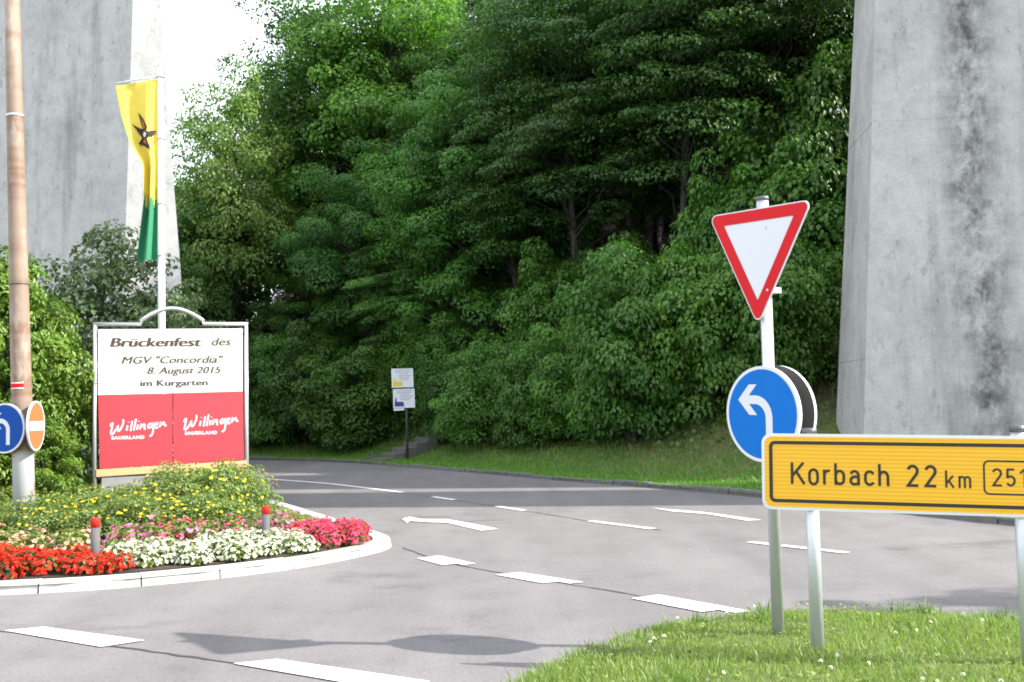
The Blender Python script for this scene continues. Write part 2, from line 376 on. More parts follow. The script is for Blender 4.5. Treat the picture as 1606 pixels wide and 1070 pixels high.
def stones(parent, pl, length, w, h, mat, gap=.007, slope=.03, jit=.006, skip=()):
    """kerb stones laid end to end along a polyline whose left-hand side is the paved side"""
    out = []; q = resample(pl, .05); m = max(2, int(length/.05)); i = 0; k = 0
    while i+3 < len(q):
        L = int(m*random.uniform(.85, 1.15)); e1 = min(i+L, len(q)-1); seg = q[np.unique(np.linspace(i, e1, 6).astype(int))]
        if len(seg) < 2: break
        t = seg[-1]-seg[0]; t = t/np.hypot(*t); dz = random.uniform(-jit, jit)*2; off = random.uniform(-jit, jit)
        c = seg.mean(0); v = []
        for j, p in enumerate(seg):
            a = seg[min(j+1, len(seg)-1)]-seg[max(j-1, 0)]; a = a/np.hypot(*a); nn = np.array((-a[1], a[0]))
            e = p-c + (a*gap if j == 0 else (-a*gap if j == len(seg)-1 else 0)) + nn*off
            for (u, z) in ((0, -.05), (slope*.5, h*.86+dz), (slope*.75, h*.96+dz), (slope+.01, h+dz), (w-.01, h+dz), (w, h-.01+dz), (w, -.05)):
                v.append((*(e-nn*u), z))
        K = 7; f = []
        for j in range(len(seg)-1):
            f += [(j*K+x, j*K+(x+1) % K, (j+1)*K+(x+1) % K, (j+1)*K+x) for x in range(K)]
        f += [tuple(range(K-1, -1, -1)), tuple((len(seg)-1)*K+x for x in range(K))]
        if k not in skip: out.append(obj('kerb_stone', mesh('kerb_stone', v, f, mat), parent, loc=(c[0], c[1], 0)))
        i += L; k += 1
    return out

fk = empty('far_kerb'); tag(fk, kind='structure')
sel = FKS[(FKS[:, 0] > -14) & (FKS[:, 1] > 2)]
stones(fk, sel[::-1], 1.0, .14, .09, M['kerbshaded'], slope=.02, jit=.01, gap=.008)

# painted markings and seams on the carriageway
def quad(name, pts, mat, z, parent=road):
    c = np.mean(np.array(pts), 0)
    return obj(name, mesh(name, [(x-c[0], y-c[1], 0) for x, y in pts], [tuple(range(len(pts)))], mat), parent, loc=(c[0], c[1], z))
def strip(name, pl, w, mat, z, jitter=0., step=.25, parent=road):
    pl = smooth_poly(np.array(pl, float), step, 2); v = []
    for i, p in enumerate(pl):
        a = pl[min(i+1, len(pl)-1)]-pl[max(i-1, 0)]; a = a/np.hypot(*a); nn = np.array((-a[1], a[0])); ww = w*(1+random.uniform(-jitter, jitter))/2; o = nn*random.uniform(-jitter, jitter)*w
        v += [(*(p+nn*ww+o), 0), (*(p-nn*ww+o), 0)]
    me = mesh(name, v, [(2*i, 2*i+1, 2*i+3, 2*i+2) for i in range(len(pl)-1)], mat)
    return obj(name, me, parent, loc=(0, 0, z))
ZP = .008
def seamdash(pts):
    """a dash repainted over an older one: two stripes with a worn slot between them, one mesh"""
    a, b_, c_, d_ = [np.array(p, float) for p in pts]          # a-b left end, c-d right end
    def P_(s, t): return (a*(1-s)+d_*s)*(1-t) + (b_*(1-s)+c_*s)*t
    cen = (a+b_+c_+d_)/4
    v = []; f = []
    for (s0, s1, t0, t1) in ((0, .82, 0, .44), (.0, 1, .53, 1), (0, .3, .44, .53), (.72, .82, .44, .53)):
        k = len(v); v += [(*(P_(s, t)-cen), 0) for s, t in ((s0, t0), (s1, t0), (s1, t1), (s0, t1))]; f.append((k, k+1, k+2, k+3))
    obj('lane_dash', mesh('lane_dash', v, f, M['paint']), road, loc=(cen[0], cen[1], ZP))
quad('lane_dash', [(-2.77, 6.88), (-2.54, 7.05), (-3.46, 7.56), (-3.70, 7.46)], M['paint'], ZP)
quad('lane_dash', [(-.72, 5.70), (-.50, 5.86), (-1.50, 6.45), (-1.75, 6.36)], M['paint'], ZP)
seamdash([(-1.02, 10.56), (-.80, 10.72), (-.40, 10.13), (-.66, 9.97)])
seamdash([(-.20, 9.45), (.03, 9.55), (.58, 8.96), (.31, 8.84)])
seamdash([(.90, 8.18), (1.14, 8.31), (1.71, 7.59), (1.45, 7.47)])
for p0, p1 in (((-1.42, 17.7), (-.83, 16.73)), ((-.28, 15.78), (.23, 14.93)), ((.98, 13.57), (1.71, 12.55)), ((2.55, 11.26), (3.51, 10.09))):
    strip('lane_dash', [p0, p1], .12, M['paint'], ZP, step=.4)
strip('lane_line', [(-6.3, 23.7), (-5.48, 23.07), (-3.84, 21.3), (-1.93, 18.56)], .13, M['paint'], ZP, step=.3)
quad('turn_arrow', [(-1.58, 14.30), (-1.46, 13.80), (-1.44, 14.02), (-1.12, 13.80), (-.92, 13.72), (-.43, 12.76), (-.22, 12.92), (-.62, 13.62), (-.95, 14.15), (-1.30, 14.22), (-1.50, 14.55)], M['paint'], ZP)
quad('turn_arrow', [(1.99, 15.08), (2.22, 14.50), (2.32, 14.42), (2.62, 14.10), (2.96, 13.24), (3.17, 13.26), (2.80, 14.02), (2.58, 14.42), (2.30, 14.72)], M['paint'], ZP)
strip('tar_seam', [(-1.25, 11.4), (-1.0, 10.85), (-.62, 10.15), (-.2, 9.62), (.3, 9.05), (.92, 8.38), (1.45, 7.75)], .022, M['tar'], .004, .5, .12)
strip('tar_seam', [(-5.5, 8.25), (-3.7, 7.45), (-2.6, 6.86), (-1.6, 6.30), (-.6, 5.68), (.2, 5.2)], .024, M['tar'], .004, .5, .12)
strip('tar_seam', [(-1.9, 18.5), (-.8, 16.65), (.3, 14.8), (1.0, 13.5), (1.8, 12.4)], .02, M['tar'], .004, .5, .15)

# ------------------------------------------------------------------ planted island
ISL = np.array([(-16, 8.9), (-9, 8.75), (-6, 8.78), (-4.48, 8.92), (-3.61, 9.12), (-2.84, 9.52), (-2.2, 10.02), (-1.77, 10.55), (-1.46, 11.1), (-1.36, 11.45), (-1.42, 11.8), (-1.66, 12.3), (-2.1, 13.2), (-2.75, 14.5), (-3.45, 15.9), (-4.5, 17.8), (-5.7, 20.3), (-6.9, 23.3), (-7.9, 26.5), (-9.2, 29.2), (-12, 30.6), (-16, 31.2), (-34, 31.8)], float)
ISLS = smooth_poly(ISL, .15, 3)
poly = [(x, y) for x, y in ISLS[::4]] + [(-34, 8.9)]
isl = obj('traffic_island', mesh('traffic_island', [(x, y, .075) for x, y in poly], [tuple(range(len(poly)))], M['grassbase'])); tag(isl, kind='structure')
kp = ISLS[(ISLS[:, 0] > -9.5) & (ISLS[:, 1] < 30)]
stones(isl, kp[::-1][::1], .80, .22, .095, M['kerb'], slope=.045)
bed = np.array([(-9, 9.02), (-6, 9.05), (-4.45, 9.2), (-3.7, 9.38), (-2.95, 9.78), (-2.35, 10.28), (-1.95, 10.8), (-1.72, 11.3), (-1.78, 11.75), (-2.2, 12.1), (-2.9, 12.45), (-3.45, 13.1), (-3.6, 14.2), (-3.8, 14.9), (-5, 15.6), (-8, 15.6), (-9, 15)], float)
bb = smooth_poly(np.r_[bed, bed[:1]], .3, 2)
v = [(-5, 12, .13)] + [(x, y, .10) for x, y in bb] + [(x, y, .055) for x, y in bb]
nb = len(bb)
obj('planting_soil', mesh('planting_soil', v, [(0, i+1, i+2) for i in range(nb-1)] + [(i+1, i+1+nb, i+2+nb, i+2) for i in range(nb-1)], M['soil']), isl)

# ------------------------------------------------------------------ foliage generators
def unit(v): return v/(np.linalg.norm(v, axis=-1, keepdims=True)+1e-9)
def kites(c, nrm, tip, L, W, fold=.18, rnd=None):
    """leaf-sized folded kites: centre, normal, tip direction"""
    tip = unit(tip - nrm*(tip*nrm).sum(-1, keepdims=True)); side = np.cross(nrm, tip)
    L = L[:, None]; W = W[:, None]
    p0 = c - tip*L*.5; p2 = c + tip*L*.5 - nrm*L*.12
    p1 = c - tip*L*.08 + side*W*.5 + nrm*W*fold; p3 = c - tip*L*.08 - side*W*.5 + nrm*W*fold
    v = np.stack([p0, p1, p2, p3], 1).reshape(-1, 3); k = len(c)*4
    i = np.arange(0, k, 4); f = np.concatenate([np.c_[i, i+2, i+1], np.c_[i, i+3, i+2]], 1).reshape(-1, 3)
    return v, f
def leafmesh(name, c, nrm, tip, L, W, mat, rnd, fold=.18):
    v, f = kites(c, nrm, tip, L, W, fold); return mesh(name, v, f, mat, True, np.repeat(rnd, 2))

def crown(name, seed, rad, zc, ncl, nlf, leaf, mat, clump=(.95, .72, .46), zmin=-.8, inner=.45, droop=.15, upbias=.9, asp=.8, taper=0.):
    """layered leaf sprays over a lobed ellipsoid; returns the mesh and the spray centres"""
    g = np.random.default_rng(seed)
    k = np.arange(ncl)+.5; ph = np.arccos(1-2*k/ncl); th = np.pi*(1+5**.5)*k
    d = np.c_[np.cos(th)*np.sin(ph), np.sin(th)*np.sin(ph), np.cos(ph)] + g.normal(0, .18, (ncl, 3)); d = unit(d); d = d[d[:, 2] > zmin]
    m = len(d); lob = 1 + .16*np.sin(3*np.arctan2(d[:, 1], d[:, 0])+seed)+.14*np.sin(5*d[:, 2]+seed*2)
    rr = (inner + (1-inner)*g.random(m)**.55)*lob
    C_ = d*rr[:, None]*np.array(rad)
    if taper: C_[:, :2] *= (1 - taper*(C_[:, 2:3]/rad[2]*.5+.5))
    C_[:, 2] += zc
    out = unit(np.c_[d[:, :2], np.zeros(m)] + g.normal(0, .25, (m, 3))*np.array([1, 1, 0])); out[:, 2] = -droop + .5*np.maximum(0, d[:, 2]) + g.normal(0, .12, m); out = unit(out)
    sd = unit(np.cross(out, [0, 0, 1.])); up = np.cross(sd, out)
    sz = g.uniform(.7, 1.25, m)
    rep = np.repeat(np.arange(m), nlf); T = len(rep)
    e = unit(np.c_[g.normal(0, 1, (T, 2)), g.normal(.35, .75, T)]); sh = (.55+.45*g.random(T)**.5)[:, None]
    loc = e*sh; lz = e[:, 2]
    s = sz[rep][:, None]; ax = np.array(clump)
    pos = C_[rep] + (out[rep]*(loc[:, :1]*ax[0]) + sd[rep]*(loc[:, 1:2]*ax[1]) + up[rep]*(loc[:, 2:]*ax[2]))*s
    en = unit(e/ax); wn_ = out[rep]*en[:, :1] + sd[rep]*en[:, 1:2] + up[rep]*en[:, 2:]
    nrm = unit(wn_*.8 + np.array([0, 0, upbias*.7]) + .25*out[rep] + g.normal(0, .36, (T, 3)))
    rad_o = unit(out[rep]*e[:, :1] + sd[rep]*e[:, 1:2] + .3*out[rep])
    tip = unit(rad_o + np.array([0, 0, -.7]) + g.normal(0, .35, (T, 3)))
    L = leaf*g.uniform(.7, 1.3, T)
    rv = np.clip(.5*g.random(T) + .15*lz + .55*np.repeat(g.random(m), nlf) - .18, 0, 1)
    return leafmesh(name, pos, nrm, tip, L, L*asp, mat, rv), C_

def trunkmesh(name, ctr, h0, h1, r0, seed, step=2, rbr=.05, lean=0., nseg=7):
    g = random.Random(seed); b = MB(); pts = []; rads = []
    for i in range(nseg+1):
        t = i/nseg; pts.append(Vector((lean*t*t + .12*math.sin(3*t+seed)*t, .12*math.cos(2.3*t+seed)*t, h1*t - (.4 if i == 0 else 0)))); rads.append(r0*(1.25 if i == 0 else 1)*(1-.78*t))
    b.tube(pts, rads, 9)
    def on(z):
        t = max(0, min(1, z/h1))*nseg; i = min(nseg-1, int(t)); return pts[i].lerp(pts[i+1], t-i)
    for c in ctr[::step]:
        c = Vector(c); L = Vector((c.x, c.y)).length
        s = on(max(h0, c.z - .55*L - .3)); w_ = .10*L
        p1 = s.lerp(c, .28) + Vector((g.uniform(-w_, w_), g.uniform(-w_, w_), .05*L)); p2 = s.lerp(c, .55) + Vector((g.uniform(-w_, w_), g.uniform(-w_, w_), .09*L)); p3 = s.lerp(c, .8) + Vector((g.uniform(-w_, w_), g.uniform(-w_, w_), .05*L))
        k_ = g.uniform(.6, 1.1); b.tube([s, p1, p2, p3, c], [rbr*1.0*k_, rbr*.72*k_, rbr*.5*k_, rbr*.32*k_, rbr*.15], 5, False)
    return mesh(name, b.v, b.f, M['bark'], True)

def tree_kind(name, crowns, trunks): return dict(name=name, c=crowns, t=trunks)
def plant_tree(kind, i, loc, rz, s, label, cat, group=None, names=('trunk', 'crown'), tilt=(0, 0)):
    t = empty(kind['name'], loc, rz); t.rotation_euler = (tilt[0], tilt[1], rz); t.scale = s if hasattr(s, '__len__') else (s, s, s)
    i %= len(kind['c'])
    obj(names[0], kind['t'][i], t); obj(names[1], kind['c'][i], t)
    return tag(t, label, cat, group)

def make_kind(name, n, seed0, mat, rad, zc, ncl, nlf, leaf, h0, r0, rbr=.05, step=2, **k):
    C_, T_ = [], []
    for i in range(n):
        m, cc = crown('crown', seed0+i*7, [x*random.uniform(.9, 1.1) for x in rad], zc, ncl, nlf, leaf, mat[i % len(mat)], **k)
        C_.append(m); T_.append(trunkmesh('trunk', cc, h0, zc+rad[2]*.55, r0, seed0+i, step, rbr))
    return tree_kind(name, C_, T_)
KT = make_kind('broadleaf_tree', 3, 3, [M['leaf'], M['leafb'], M['leaf']], (2.9, 2.9, 4.3), 6.3, 135, 360, .104, 1.6, .17, .045, zmin=-.85, step=2, clump=(.85, .62, .42), inner=.40)
_f = make_kind('broadleaf_tree', 2, 29, [M['leafb'], M['leafd']], (3.1, 3.1, 4.3), 6.3, 125, 380, .094, 1.6, .17, .045, zmin=-.85, step=2, clump=(1.15, .85, .20), inner=.35, droop=.28)   # layered beech habit
KT['c'] += _f['c']; KT['t'] += _f['t']
KH = make_kind('tall_tree', 3, 81, [M['leafd'], M['leafb'], M['leafd']], (3.4, 3.4, 5.0), 8.6, 185, 340, .100, 3.0, .15, .035, zmin=-.80, step=3, clump=(1.2, .9, .26), inner=.40, droop=.30)
KP = make_kind('pale_tree', 1, 71, [M['leafsunpale']], (2.2, 2.2, 3.4), 5.4, 120, 250, .11, 1.5, .14, .05)
KB = make_kind('bush', 4, 40, [M['leafbush'], M['leaf']], (1.15, 1.15, 1.30), 1.2, 105, 240, .072, .15, .05, .018, clump=(.42, .36, .26), zmin=-.9, step=3)
KG = make_kind('privet_bush', 2, 55, [M['leafgrey']], (1.3, 1.2, 1.7), 2.0, 110, 110, .085, .3, .06, .022, clump=(.5, .38, .22), step=3, zmin=-.9)
KC = make_kind('cypress_shrub', 2, 63, [M['thuja']], (.95, .95, 2.1), 2.1, 150, 130, .090, .2, .07, .018, clump=(.30, .20, .24), zmin=-.95, step=5, upbias=.35, asp=.42, taper=.45, droop=-.3)

# ------------------------------------------------------------------ viaduct piers
def pier(label, levels, lifts, mat, z0=-.2):
    """battered pier cast in lifts: outlines (counter-clockwise) at several heights, z of the pour joints"""
    LV = sorted(levels); H = LV[-1][0]; bot = LV[0][1]; n = len(bot)
    cx = sum(p[0] for p in bot)/n; cy_ = sum(p[1] for p in bot)/n
    t = empty('viaduct_pier', (cx, cy_, 0)); tag(t, label, 'pier', 'viaduct piers')
    zs = [z0]+list(lifts)+[H]
    def ring(z, inset=0.):
        out = []
        for i in range(n):
            x = np.interp(z, [l[0] for l in LV], [l[1][i][0] for l in LV])-cx; y = np.interp(z, [l[0] for l in LV], [l[1][i][1] for l in LV])-cy_
            L = math.hypot(x, y); out.append((x*(1-inset/L), y*(1-inset/L), z))
        return out
    for i in range(len(zs)-1):
        step = .002*((i % 2)*2-1); a, b_ = zs[i], zs[i+1]; j = .010
        rings = [ring(a, .005+step), ring(a+j, step), ring(b_-j, step), ring(b_, .005+step)]
        v = sum(rings, []); f = [(r*n+x, r*n+(x+1) % n, (r+1)*n+(x+1) % n, (r+1)*n+x) for r in range(3) for x in range(n)] + [tuple(range(n-1, -1, -1)), tuple(3*n+x for x in range(n))]
        obj('concrete_lift', mesh('concrete_lift', v, f, mat), t)
    return t
cl = concrete('concrete_left', [(-1.0, .5, .35), (5.6, .5, .35)])
cr = concrete('concrete_right', [(-2.45, .66, 1.0), (.6, .4, .35)])
def LO(fx, fy, cx_, cy2): return [(fx, fy), (cx_, cy2), (cx_*1.145, cy2+2.9), (-19.3, 30.4), (-20.0, 27.0)]
pier('pale concrete viaduct pier rising behind the flag pole', [(0, LO(-9.66, 25.0, -7.79, 25.40)), (5, LO(-9.57, 25.1, -8.26, 25.40)), (10, LO(-9.50, 25.3, -8.70, 25.56)), (13, LO(-9.46, 25.4, -8.90, 25.62)), (28, LO(-9.46, 25.6, -8.97, 25.80))], [2.1, 5.05, 9.15, 12.7, 16, 20, 24], cl)
pier('grey stained concrete viaduct pier behind the yellow distance sign', [(0, [(6.20, 18.35), (13.9, 16.9), (14.6, 20.4), (13.2, 22.4), (6.36, 20.5)]), (28, [(8.40, 19.1), (12.6, 18.2), (13.0, 20.2), (12.4, 21.0), (8.80, 20.6)])], [.95, 2.25, 4.35, 6.6, 9.6, 13, 17, 21, 24.5], cr)
pier('concrete viaduct pier standing on the bank beyond the stained pier', [(0, [(19.4, 12.85), (23.0, 12.3), (24.0, 15.2), (19.9, 16.0)]), (28, [(20.2, 13.0), (22.4, 12.7), (23.0, 14.8), (20.3, 15.5)])], [3, 7, 11, 15, 19, 23], cr)

# ------------------------------------------------------------------ lettering
def ink(o, name, parent, mat, text, size, x, z, y, align='LEFT', shear=0., bold=0., width=1.0, spacing=1.0, thick=0.):
    cu = bpy.data.curves.new('t', 'FONT'); cu.body = text; cu.size = size; cu.shear = shear; cu.offset = bold; cu.space_character = spacing; cu.resolution_u = 3
    ob = bpy.data.objects.new('t', cu); COL.objects.link(ob)
    dg = bpy.context.evaluated_depsgraph_get(); me0 = bpy.data.meshes.new_from_object(ob.evaluated_get(dg))
    vs_ = np.array([v.co[:] for v in me0.vertices]); fs = [tuple(p.vertices) for p in me0.polygons]
    bpy.data.objects.remove(ob); bpy.data.curves.remove(cu); bpy.data.meshes.remove(me0)
    w = np.ptp(vs_[:, 0]); x0 = vs_[:, 0].min()
    if width > 1e-6 and width != 1.0: sc_ = width/w
    else: sc_ = 1.0
    V = np.c_[(vs_[:, 0]-x0)*sc_ + x, np.full(len(vs_), y), vs_[:, 1]+z]
    if thick:                                   # heavier print: a second pass a hair to the side
        fs = fs + [tuple(k+len(V) for k in f) for f in fs]; V = np.r_[V, V+np.array([thick, -.0003, 0])]
    par = list(range(len(V)))
    def find(a):
        while par[a] != a: par[a] = par[par[a]]; a = par[a]
        return a
    for f in fs:
        for k in f[1:]: par[find(k)] = find(f[0])
    grp = {}
    for f in fs: grp.setdefault(find(f[0]), []).append(f)
    isl_ = sorted(((V[np.unique(np.concatenate(g_)), 0].min(), V[np.unique(np.concatenate(g_)), 0].max(), g_) for g_ in grp.values()), key=lambda a: a[0])
    words = []; end = -9
    for a0, a1, g_ in isl_:                       # a gap wider than a third of the letter height starts a new word
        if a0-end > .20*size*sc_*max(1, spacing): words.append([])
        words[-1] += g_; end = max(end, a1)
    for w_ in words: 
        ids = np.unique(np.concatenate([np.array(f) for f in w_])); mp = {int(b_): a_ for a_, b_ in enumerate(ids)}
        obj(name, mesh(name, V[ids], [tuple(mp[int(k)] for k in f) for f in w_], mat), parent)

# ------------------------------------------------------------------ give way sign with its post, arrow discs
def road_post(b, h, r=.038):
    b.tube([(0, 0, -.15), (0, 0, h)], r, 16)
yp = empty('give_way_sign', (1.625, 6.48, .07), R(-56)); tag(yp, 'red and white triangular give way sign on a tall galvanised post', 'road sign')
b = MB(); road_post(b, 2.755); b.build('post', M['steel'], yp, True)
MB().tube([(0, 0, 2.756), (0, 0, 2.78)], .041, 16).build('post_cap', M['bright'], yp, True)
def tri(s, r, z):           # point-down triangle with rounded corners, side s
    h = s*.8660; pts = []
    for cx, cz, a in ((-s/2, h/3, 90), (0, -h*2/3, 210), (s/2, h/3, 330)):
        k = r*2; dx, dz = -cx, -cz; L = math.hypot(dx, dz); ox, oz = cx+dx/L*k, cz+dz/L*k
        pts += [(ox+r*math.cos(R(a+120*i/5)), z+oz+r*math.sin(R(a+120*i/5))) for i in range(6)]
    return pts
# normal is local -y; a faint lean as in the street
zt = 2.45
pl = MB().prism(tri(.87, .04, zt), -.058, -.050).build('plate', M['white'], yp, loc=(0, 0, 0))
yaw_roll = R(2.6); pl.rotation_euler = (0, yaw_roll, 0); pl.location = (-zt*math.sin(yaw_roll), 0, zt*(1-math.cos(yaw_roll)))
b = MB(); o_, i_ = tri(.842, .033, zt), tri(.585, .006, zt); k = len(o_)
b.add([(x, -.0605, z) for x, z in o_]+[(x, -.0605, z) for x, z in i_], [(i, (i+1) % k, (i+1) % k+k, i+k) for i in range(k)]).build('red_border', M['red'], pl)
for z in (2.57, 2.17):
    b = MB(); b.box(-.09, .09, -.050, .045, z-.018, z+.018); b.tube([(.07, -.064, z), (.07, -.05, z)], .008, 8); b.build('clamp', M['steel'], yp)

def arrow_left(b, y, cz, k, cx=0.):
    st = [(.085*k, -.205*k)] + [(.085*k, .0)] + arc(-.045*k, -.005*k, .13*k, .13*k, 0, 90, 8)[1:] + [(-.135*k, .125*k)]
    b.ribbon([(cx+x, cz+z) for x, z in st], .062*k, y)
    hd = [(-.10, .235), (-.025, .235), (-.125, .125), (-.025, .015), (-.10, .015), (-.205, .125)]
    return b.add([(cx+x*k, y-.0004, cz+z*k) for x, z in (hd[0], hd[5], (-.13, .125), hd[1])], [(0, 1, 2, 3)]).add([(cx+x*k, y-.0004, cz+z*k) for x, z in ((-.13, .125), hd[5], hd[4], hd[3])], [(0, 1, 2, 3)])
def disc(name, loc, rz, film, label, rim=.30, tilt=0, arrow=True, backed=True):
    t = empty(name, loc, rz); t.rotation_euler = (0, tilt, rz); tag(t, label, 'road sign')
    circ = arc(0, 0, rim, rim, 0, 360, 48)[:-1]; inn = arc(0, 0, rim-.018, rim-.018, 0, 360, 48)[:-1]
    b = MB().prism(circ, -.004, .004); b.build('plate', M['back'], t)
    b = MB(); n_ = 48
    b.add([(x, -.0065, z) for x, z in circ]+[(x, -.0065, z) for x, z in inn]+[(x*1.008, .016, z*1.008) for x, z in circ]+[(x*1.008, -.0065, z*1.008) for x, z in circ],
          [(i, (i+1) % n_, (i+1) % n_+n_, i+n_) for i in range(n_)]+[(i+2*n_, (i+1) % n_+2*n_, (i+1) % n_+3*n_, i+3*n_) for i in range(n_)]+[(i+3*n_, (i+1) % n_+3*n_, (i+1) % n_, i) for i in range(n_)])
    b.build('rim', M['white'], t)
    MB().sheet(inn, -.0060).build('face', film, t)
    if arrow: arrow_left(MB(), -.0075, -.02, .88, -.015).build('arrow', M['white'], t)
    b = MB(); b.box(-.10, .10, .0045, .03, -.03, .03); b.build('bracket', M['steel'], t)
    return t
def off(base, rz, d, u=0.):           # a point d in front of (local -y) and u along a sign's own axes
    return (base[0]+u*math.cos(rz)+d*math.sin(rz), base[1]+u*math.sin(rz)-d*math.cos(rz))
x, y = off((1.625, 6.48), R(-56), .070)
disc('arrow_sign', (x, y, 1.462), R(-56), M['blue'], 'blue round sign with white left arrow on the give way post', tilt=R(1))
x, y = off((1.625, 6.48), R(-56), -.075)
disc('arrow_sign', (x, y, 1.465), R(124), M['blue'], 'round sign seen from behind, its dark back and pale rim on the give way post')

# ------------------------------------------------------------------ yellow distance sign
def stroke(b, u, z, h, segs, w, y):
    for i, s in enumerate(segs): b.ribbon([(u+px*h, z+pz*h) for px, pz in s], w*h, y-.00025*i)
XH = .70
def glyph(c):
    a = arc
    if c == 'K': return [[(.07, 0), (.07, 1)], [(.58, 1), (.10, .40)], [(.26, .58), (.62, 0)]], .70
    if c == 'o': return [a(.25, .47, .18, .22, 0, 180, 8)+[(.07, .47), (.07, .23)]+a(.25, .23, .18, .22, 180, 360, 8)[1:]+[(.43, .47)]], .58
    if c == 'r': return [[(.07, 0), (.07, XH)], a(.27, .43, .20, .22, 180, 75, 7)], .42
    if c == 'b': return [[(.07, 0), (.07, 1)], a(.25, .44, .18, .21, 180, 0, 8)+a(.25, .26, .18, .21, 360, 180, 8)], .58
    if c == 'a': return [a(.24, .46, .17, .19, 160, 0, 8)+[(.41, .4), (.41, 0)], [(.41, .40), (.24, .40)]+a(.22, .22, .15, .17, 95, 270, 8)+[(.41, .10)]], .56
    if c == 'c': return [a(.25, .45, .18, .20, 25, 180, 8)+a(.25, .25, .18, .20, 180, 335, 8)], .53
    if c == 'h': return [[(.07, 0), (.07, 1)], a(.25, .42, .18, .23, 180, 0, 8)+[(.43, 0)]], .58
    if c == 'k': return [[(.07, 0), (.07, 1)], [(.44, XH), (.10, .28)], [(.22, .40), (.47, 0)]], .55
    if c == 'm': return [[(.07, 0), (.07, XH)], a(.21, .48, .14, .17, 180, 0, 7)+[(.35, 0)], a(.49, .48, .14, .17, 180, 0, 7)+[(.63, 0)]], .78
    if c == '2': return [a(.27, .72, .20, .22, 165, -35, 9)+[(.07, .06), (.50, .06)]], .60
    if c == '5': return [[(.46, .94), (.14, .94), (.11, .52)]+a(.27, .32, .20, .25, 130, -150, 12)], .60
    if c == '1': return [[(.08, .74), (.30, .96), (.30, 0)]], .46
def word(s, u, z, h, w, y, track, mat, parent):
    for c in s:
        b = MB(); segs, adv = glyph(c); stroke(b, u, z, h, segs, w, y); b.build('letter' if c.isalpha() else 'numeral', mat, parent); u += (adv+.10+track)*h
KRZ = math.atan2(5.60-6.02, 2.79-1.455)
kd = empty('distance_sign', (1.455, 6.02, .07), KRZ); tag(kd, 'long yellow distance sign reading Korbach 22 km on steel posts', 'road sign')
LK, z0, z1 = 1.72, .845, 1.285
for u in (.268, 1.372):
    b = MB(); b.tube([(u, .045, -.15), (u, .045, 1.275)], .038, 16); o = b.build('post', M['steel'], kd, True)
    MB().tube([(u, .045, 1.276), (u, .045, 1.31)], .042, 16).build('post_cap', M['bright'], kd, True)
pl = MB().prism(rrect(0, LK, z0, z1, .055), -.012, .006).build('plate', M['alu'], kd)
MB().sheet(rrect(.016, LK-.016, z0+.016, z1-.016, .045), -.0135).build('yellow_face', M['yellow'], pl)
b = MB(); b.ribbon(rrect(.052, LK-.052, z0+.052, z1-.052, .024)[:], .020, -.0150, True); b.build('black_border', M['black'], pl)
zb = z0+.150
word('Korbach', .162, zb, .124, .125, -.0152, -.02, M['black'], pl)
word('22', .790, zb, .124, .13, -.0152, .05, M['black'], pl)
word('km', .990, zb, .096, .115, -.0152, .06, M['black'], pl)
word('251', 1.228, zb+.014, .100, .115, -.0152, -.03, M['black'], pl)
b = MB(); b.ribbon(rrect(1.190, 1.435, zb-.028, zb+.152, .026), .0095, -.0152, True); b.build('route_number_box', M['black'], pl)
pl.rotation_euler = (0, R(1.3), 0); pl.location = (-1.285*math.sin(R(1.3)), 0, 0)
for u in (.218, 1.322):
    MB().box(u, u+.10, .007, .05, 1.16, 1.19).build('bracket', M['steel'], kd)

# ------------------------------------------------------------------ rusty post with two discs
lp = empty('lamp_post', (-5.96, 12.5, .06)); lp.rotation_euler = (0, R(-1.9), 0); tag(lp, 'thick rust stained post in the flower bed with a small red stripe', 'post')
MB().tube([(0, 0, -.2), (0, 0, 1.05), (0, 0, 5.2), (0, 0, 9.4)], [.128, .124, .098, .072], 20).build('shaft', M['rust'], lp, True)
MB().tube([(0, 0, 5.2), (0, 0, 5.23)], .103, 20).build('collar', M['steel'], lp, True)
MB().tube([(0, 0, 3.1), (0, 0, 3.115)], .118, 20).build('collar', M['bright'], lp, True)
b = MB(); n_ = 7
for zz, hh, nm, mt, rr_ in ((1.83, .05, 'red_stripe', 'red', .1262), (1.815, .08, 'white_stripe', 'white', .1250)):
    v = []
    for i in range(n_+1):
        a = R(-128+76*i/n_); v += [(rr_*math.cos(a), rr_*math.sin(a), zz), (rr_*math.cos(a), rr_*math.sin(a), zz+hh)]
    obj(nm, mesh(nm, v, [(2*i, 2*i+2, 2*i+3, 2*i+1) for i in range(n_)], M[mt]), lp)
x, y = off((-6.0, 12.5), R(-17), .16)
disc('arrow_sign', (x-.10, y, 1.40), R(-17), M['blueshaded'], 'blue round sign with left arrow fixed to the rusty post')
t = disc('no_entry_sign', (-5.80, 12.42, 1.42), R(97), M['sunlitred'], 'round no entry sign, its red tinted orange as if sunlit, with a white bar on the rusty post', arrow=False)
MB().prism([(-.24, -.055), (.24, -.055), (.24, .055), (-.24, .055)], -.009, -.0062).build('white_bar', M['white'], t)

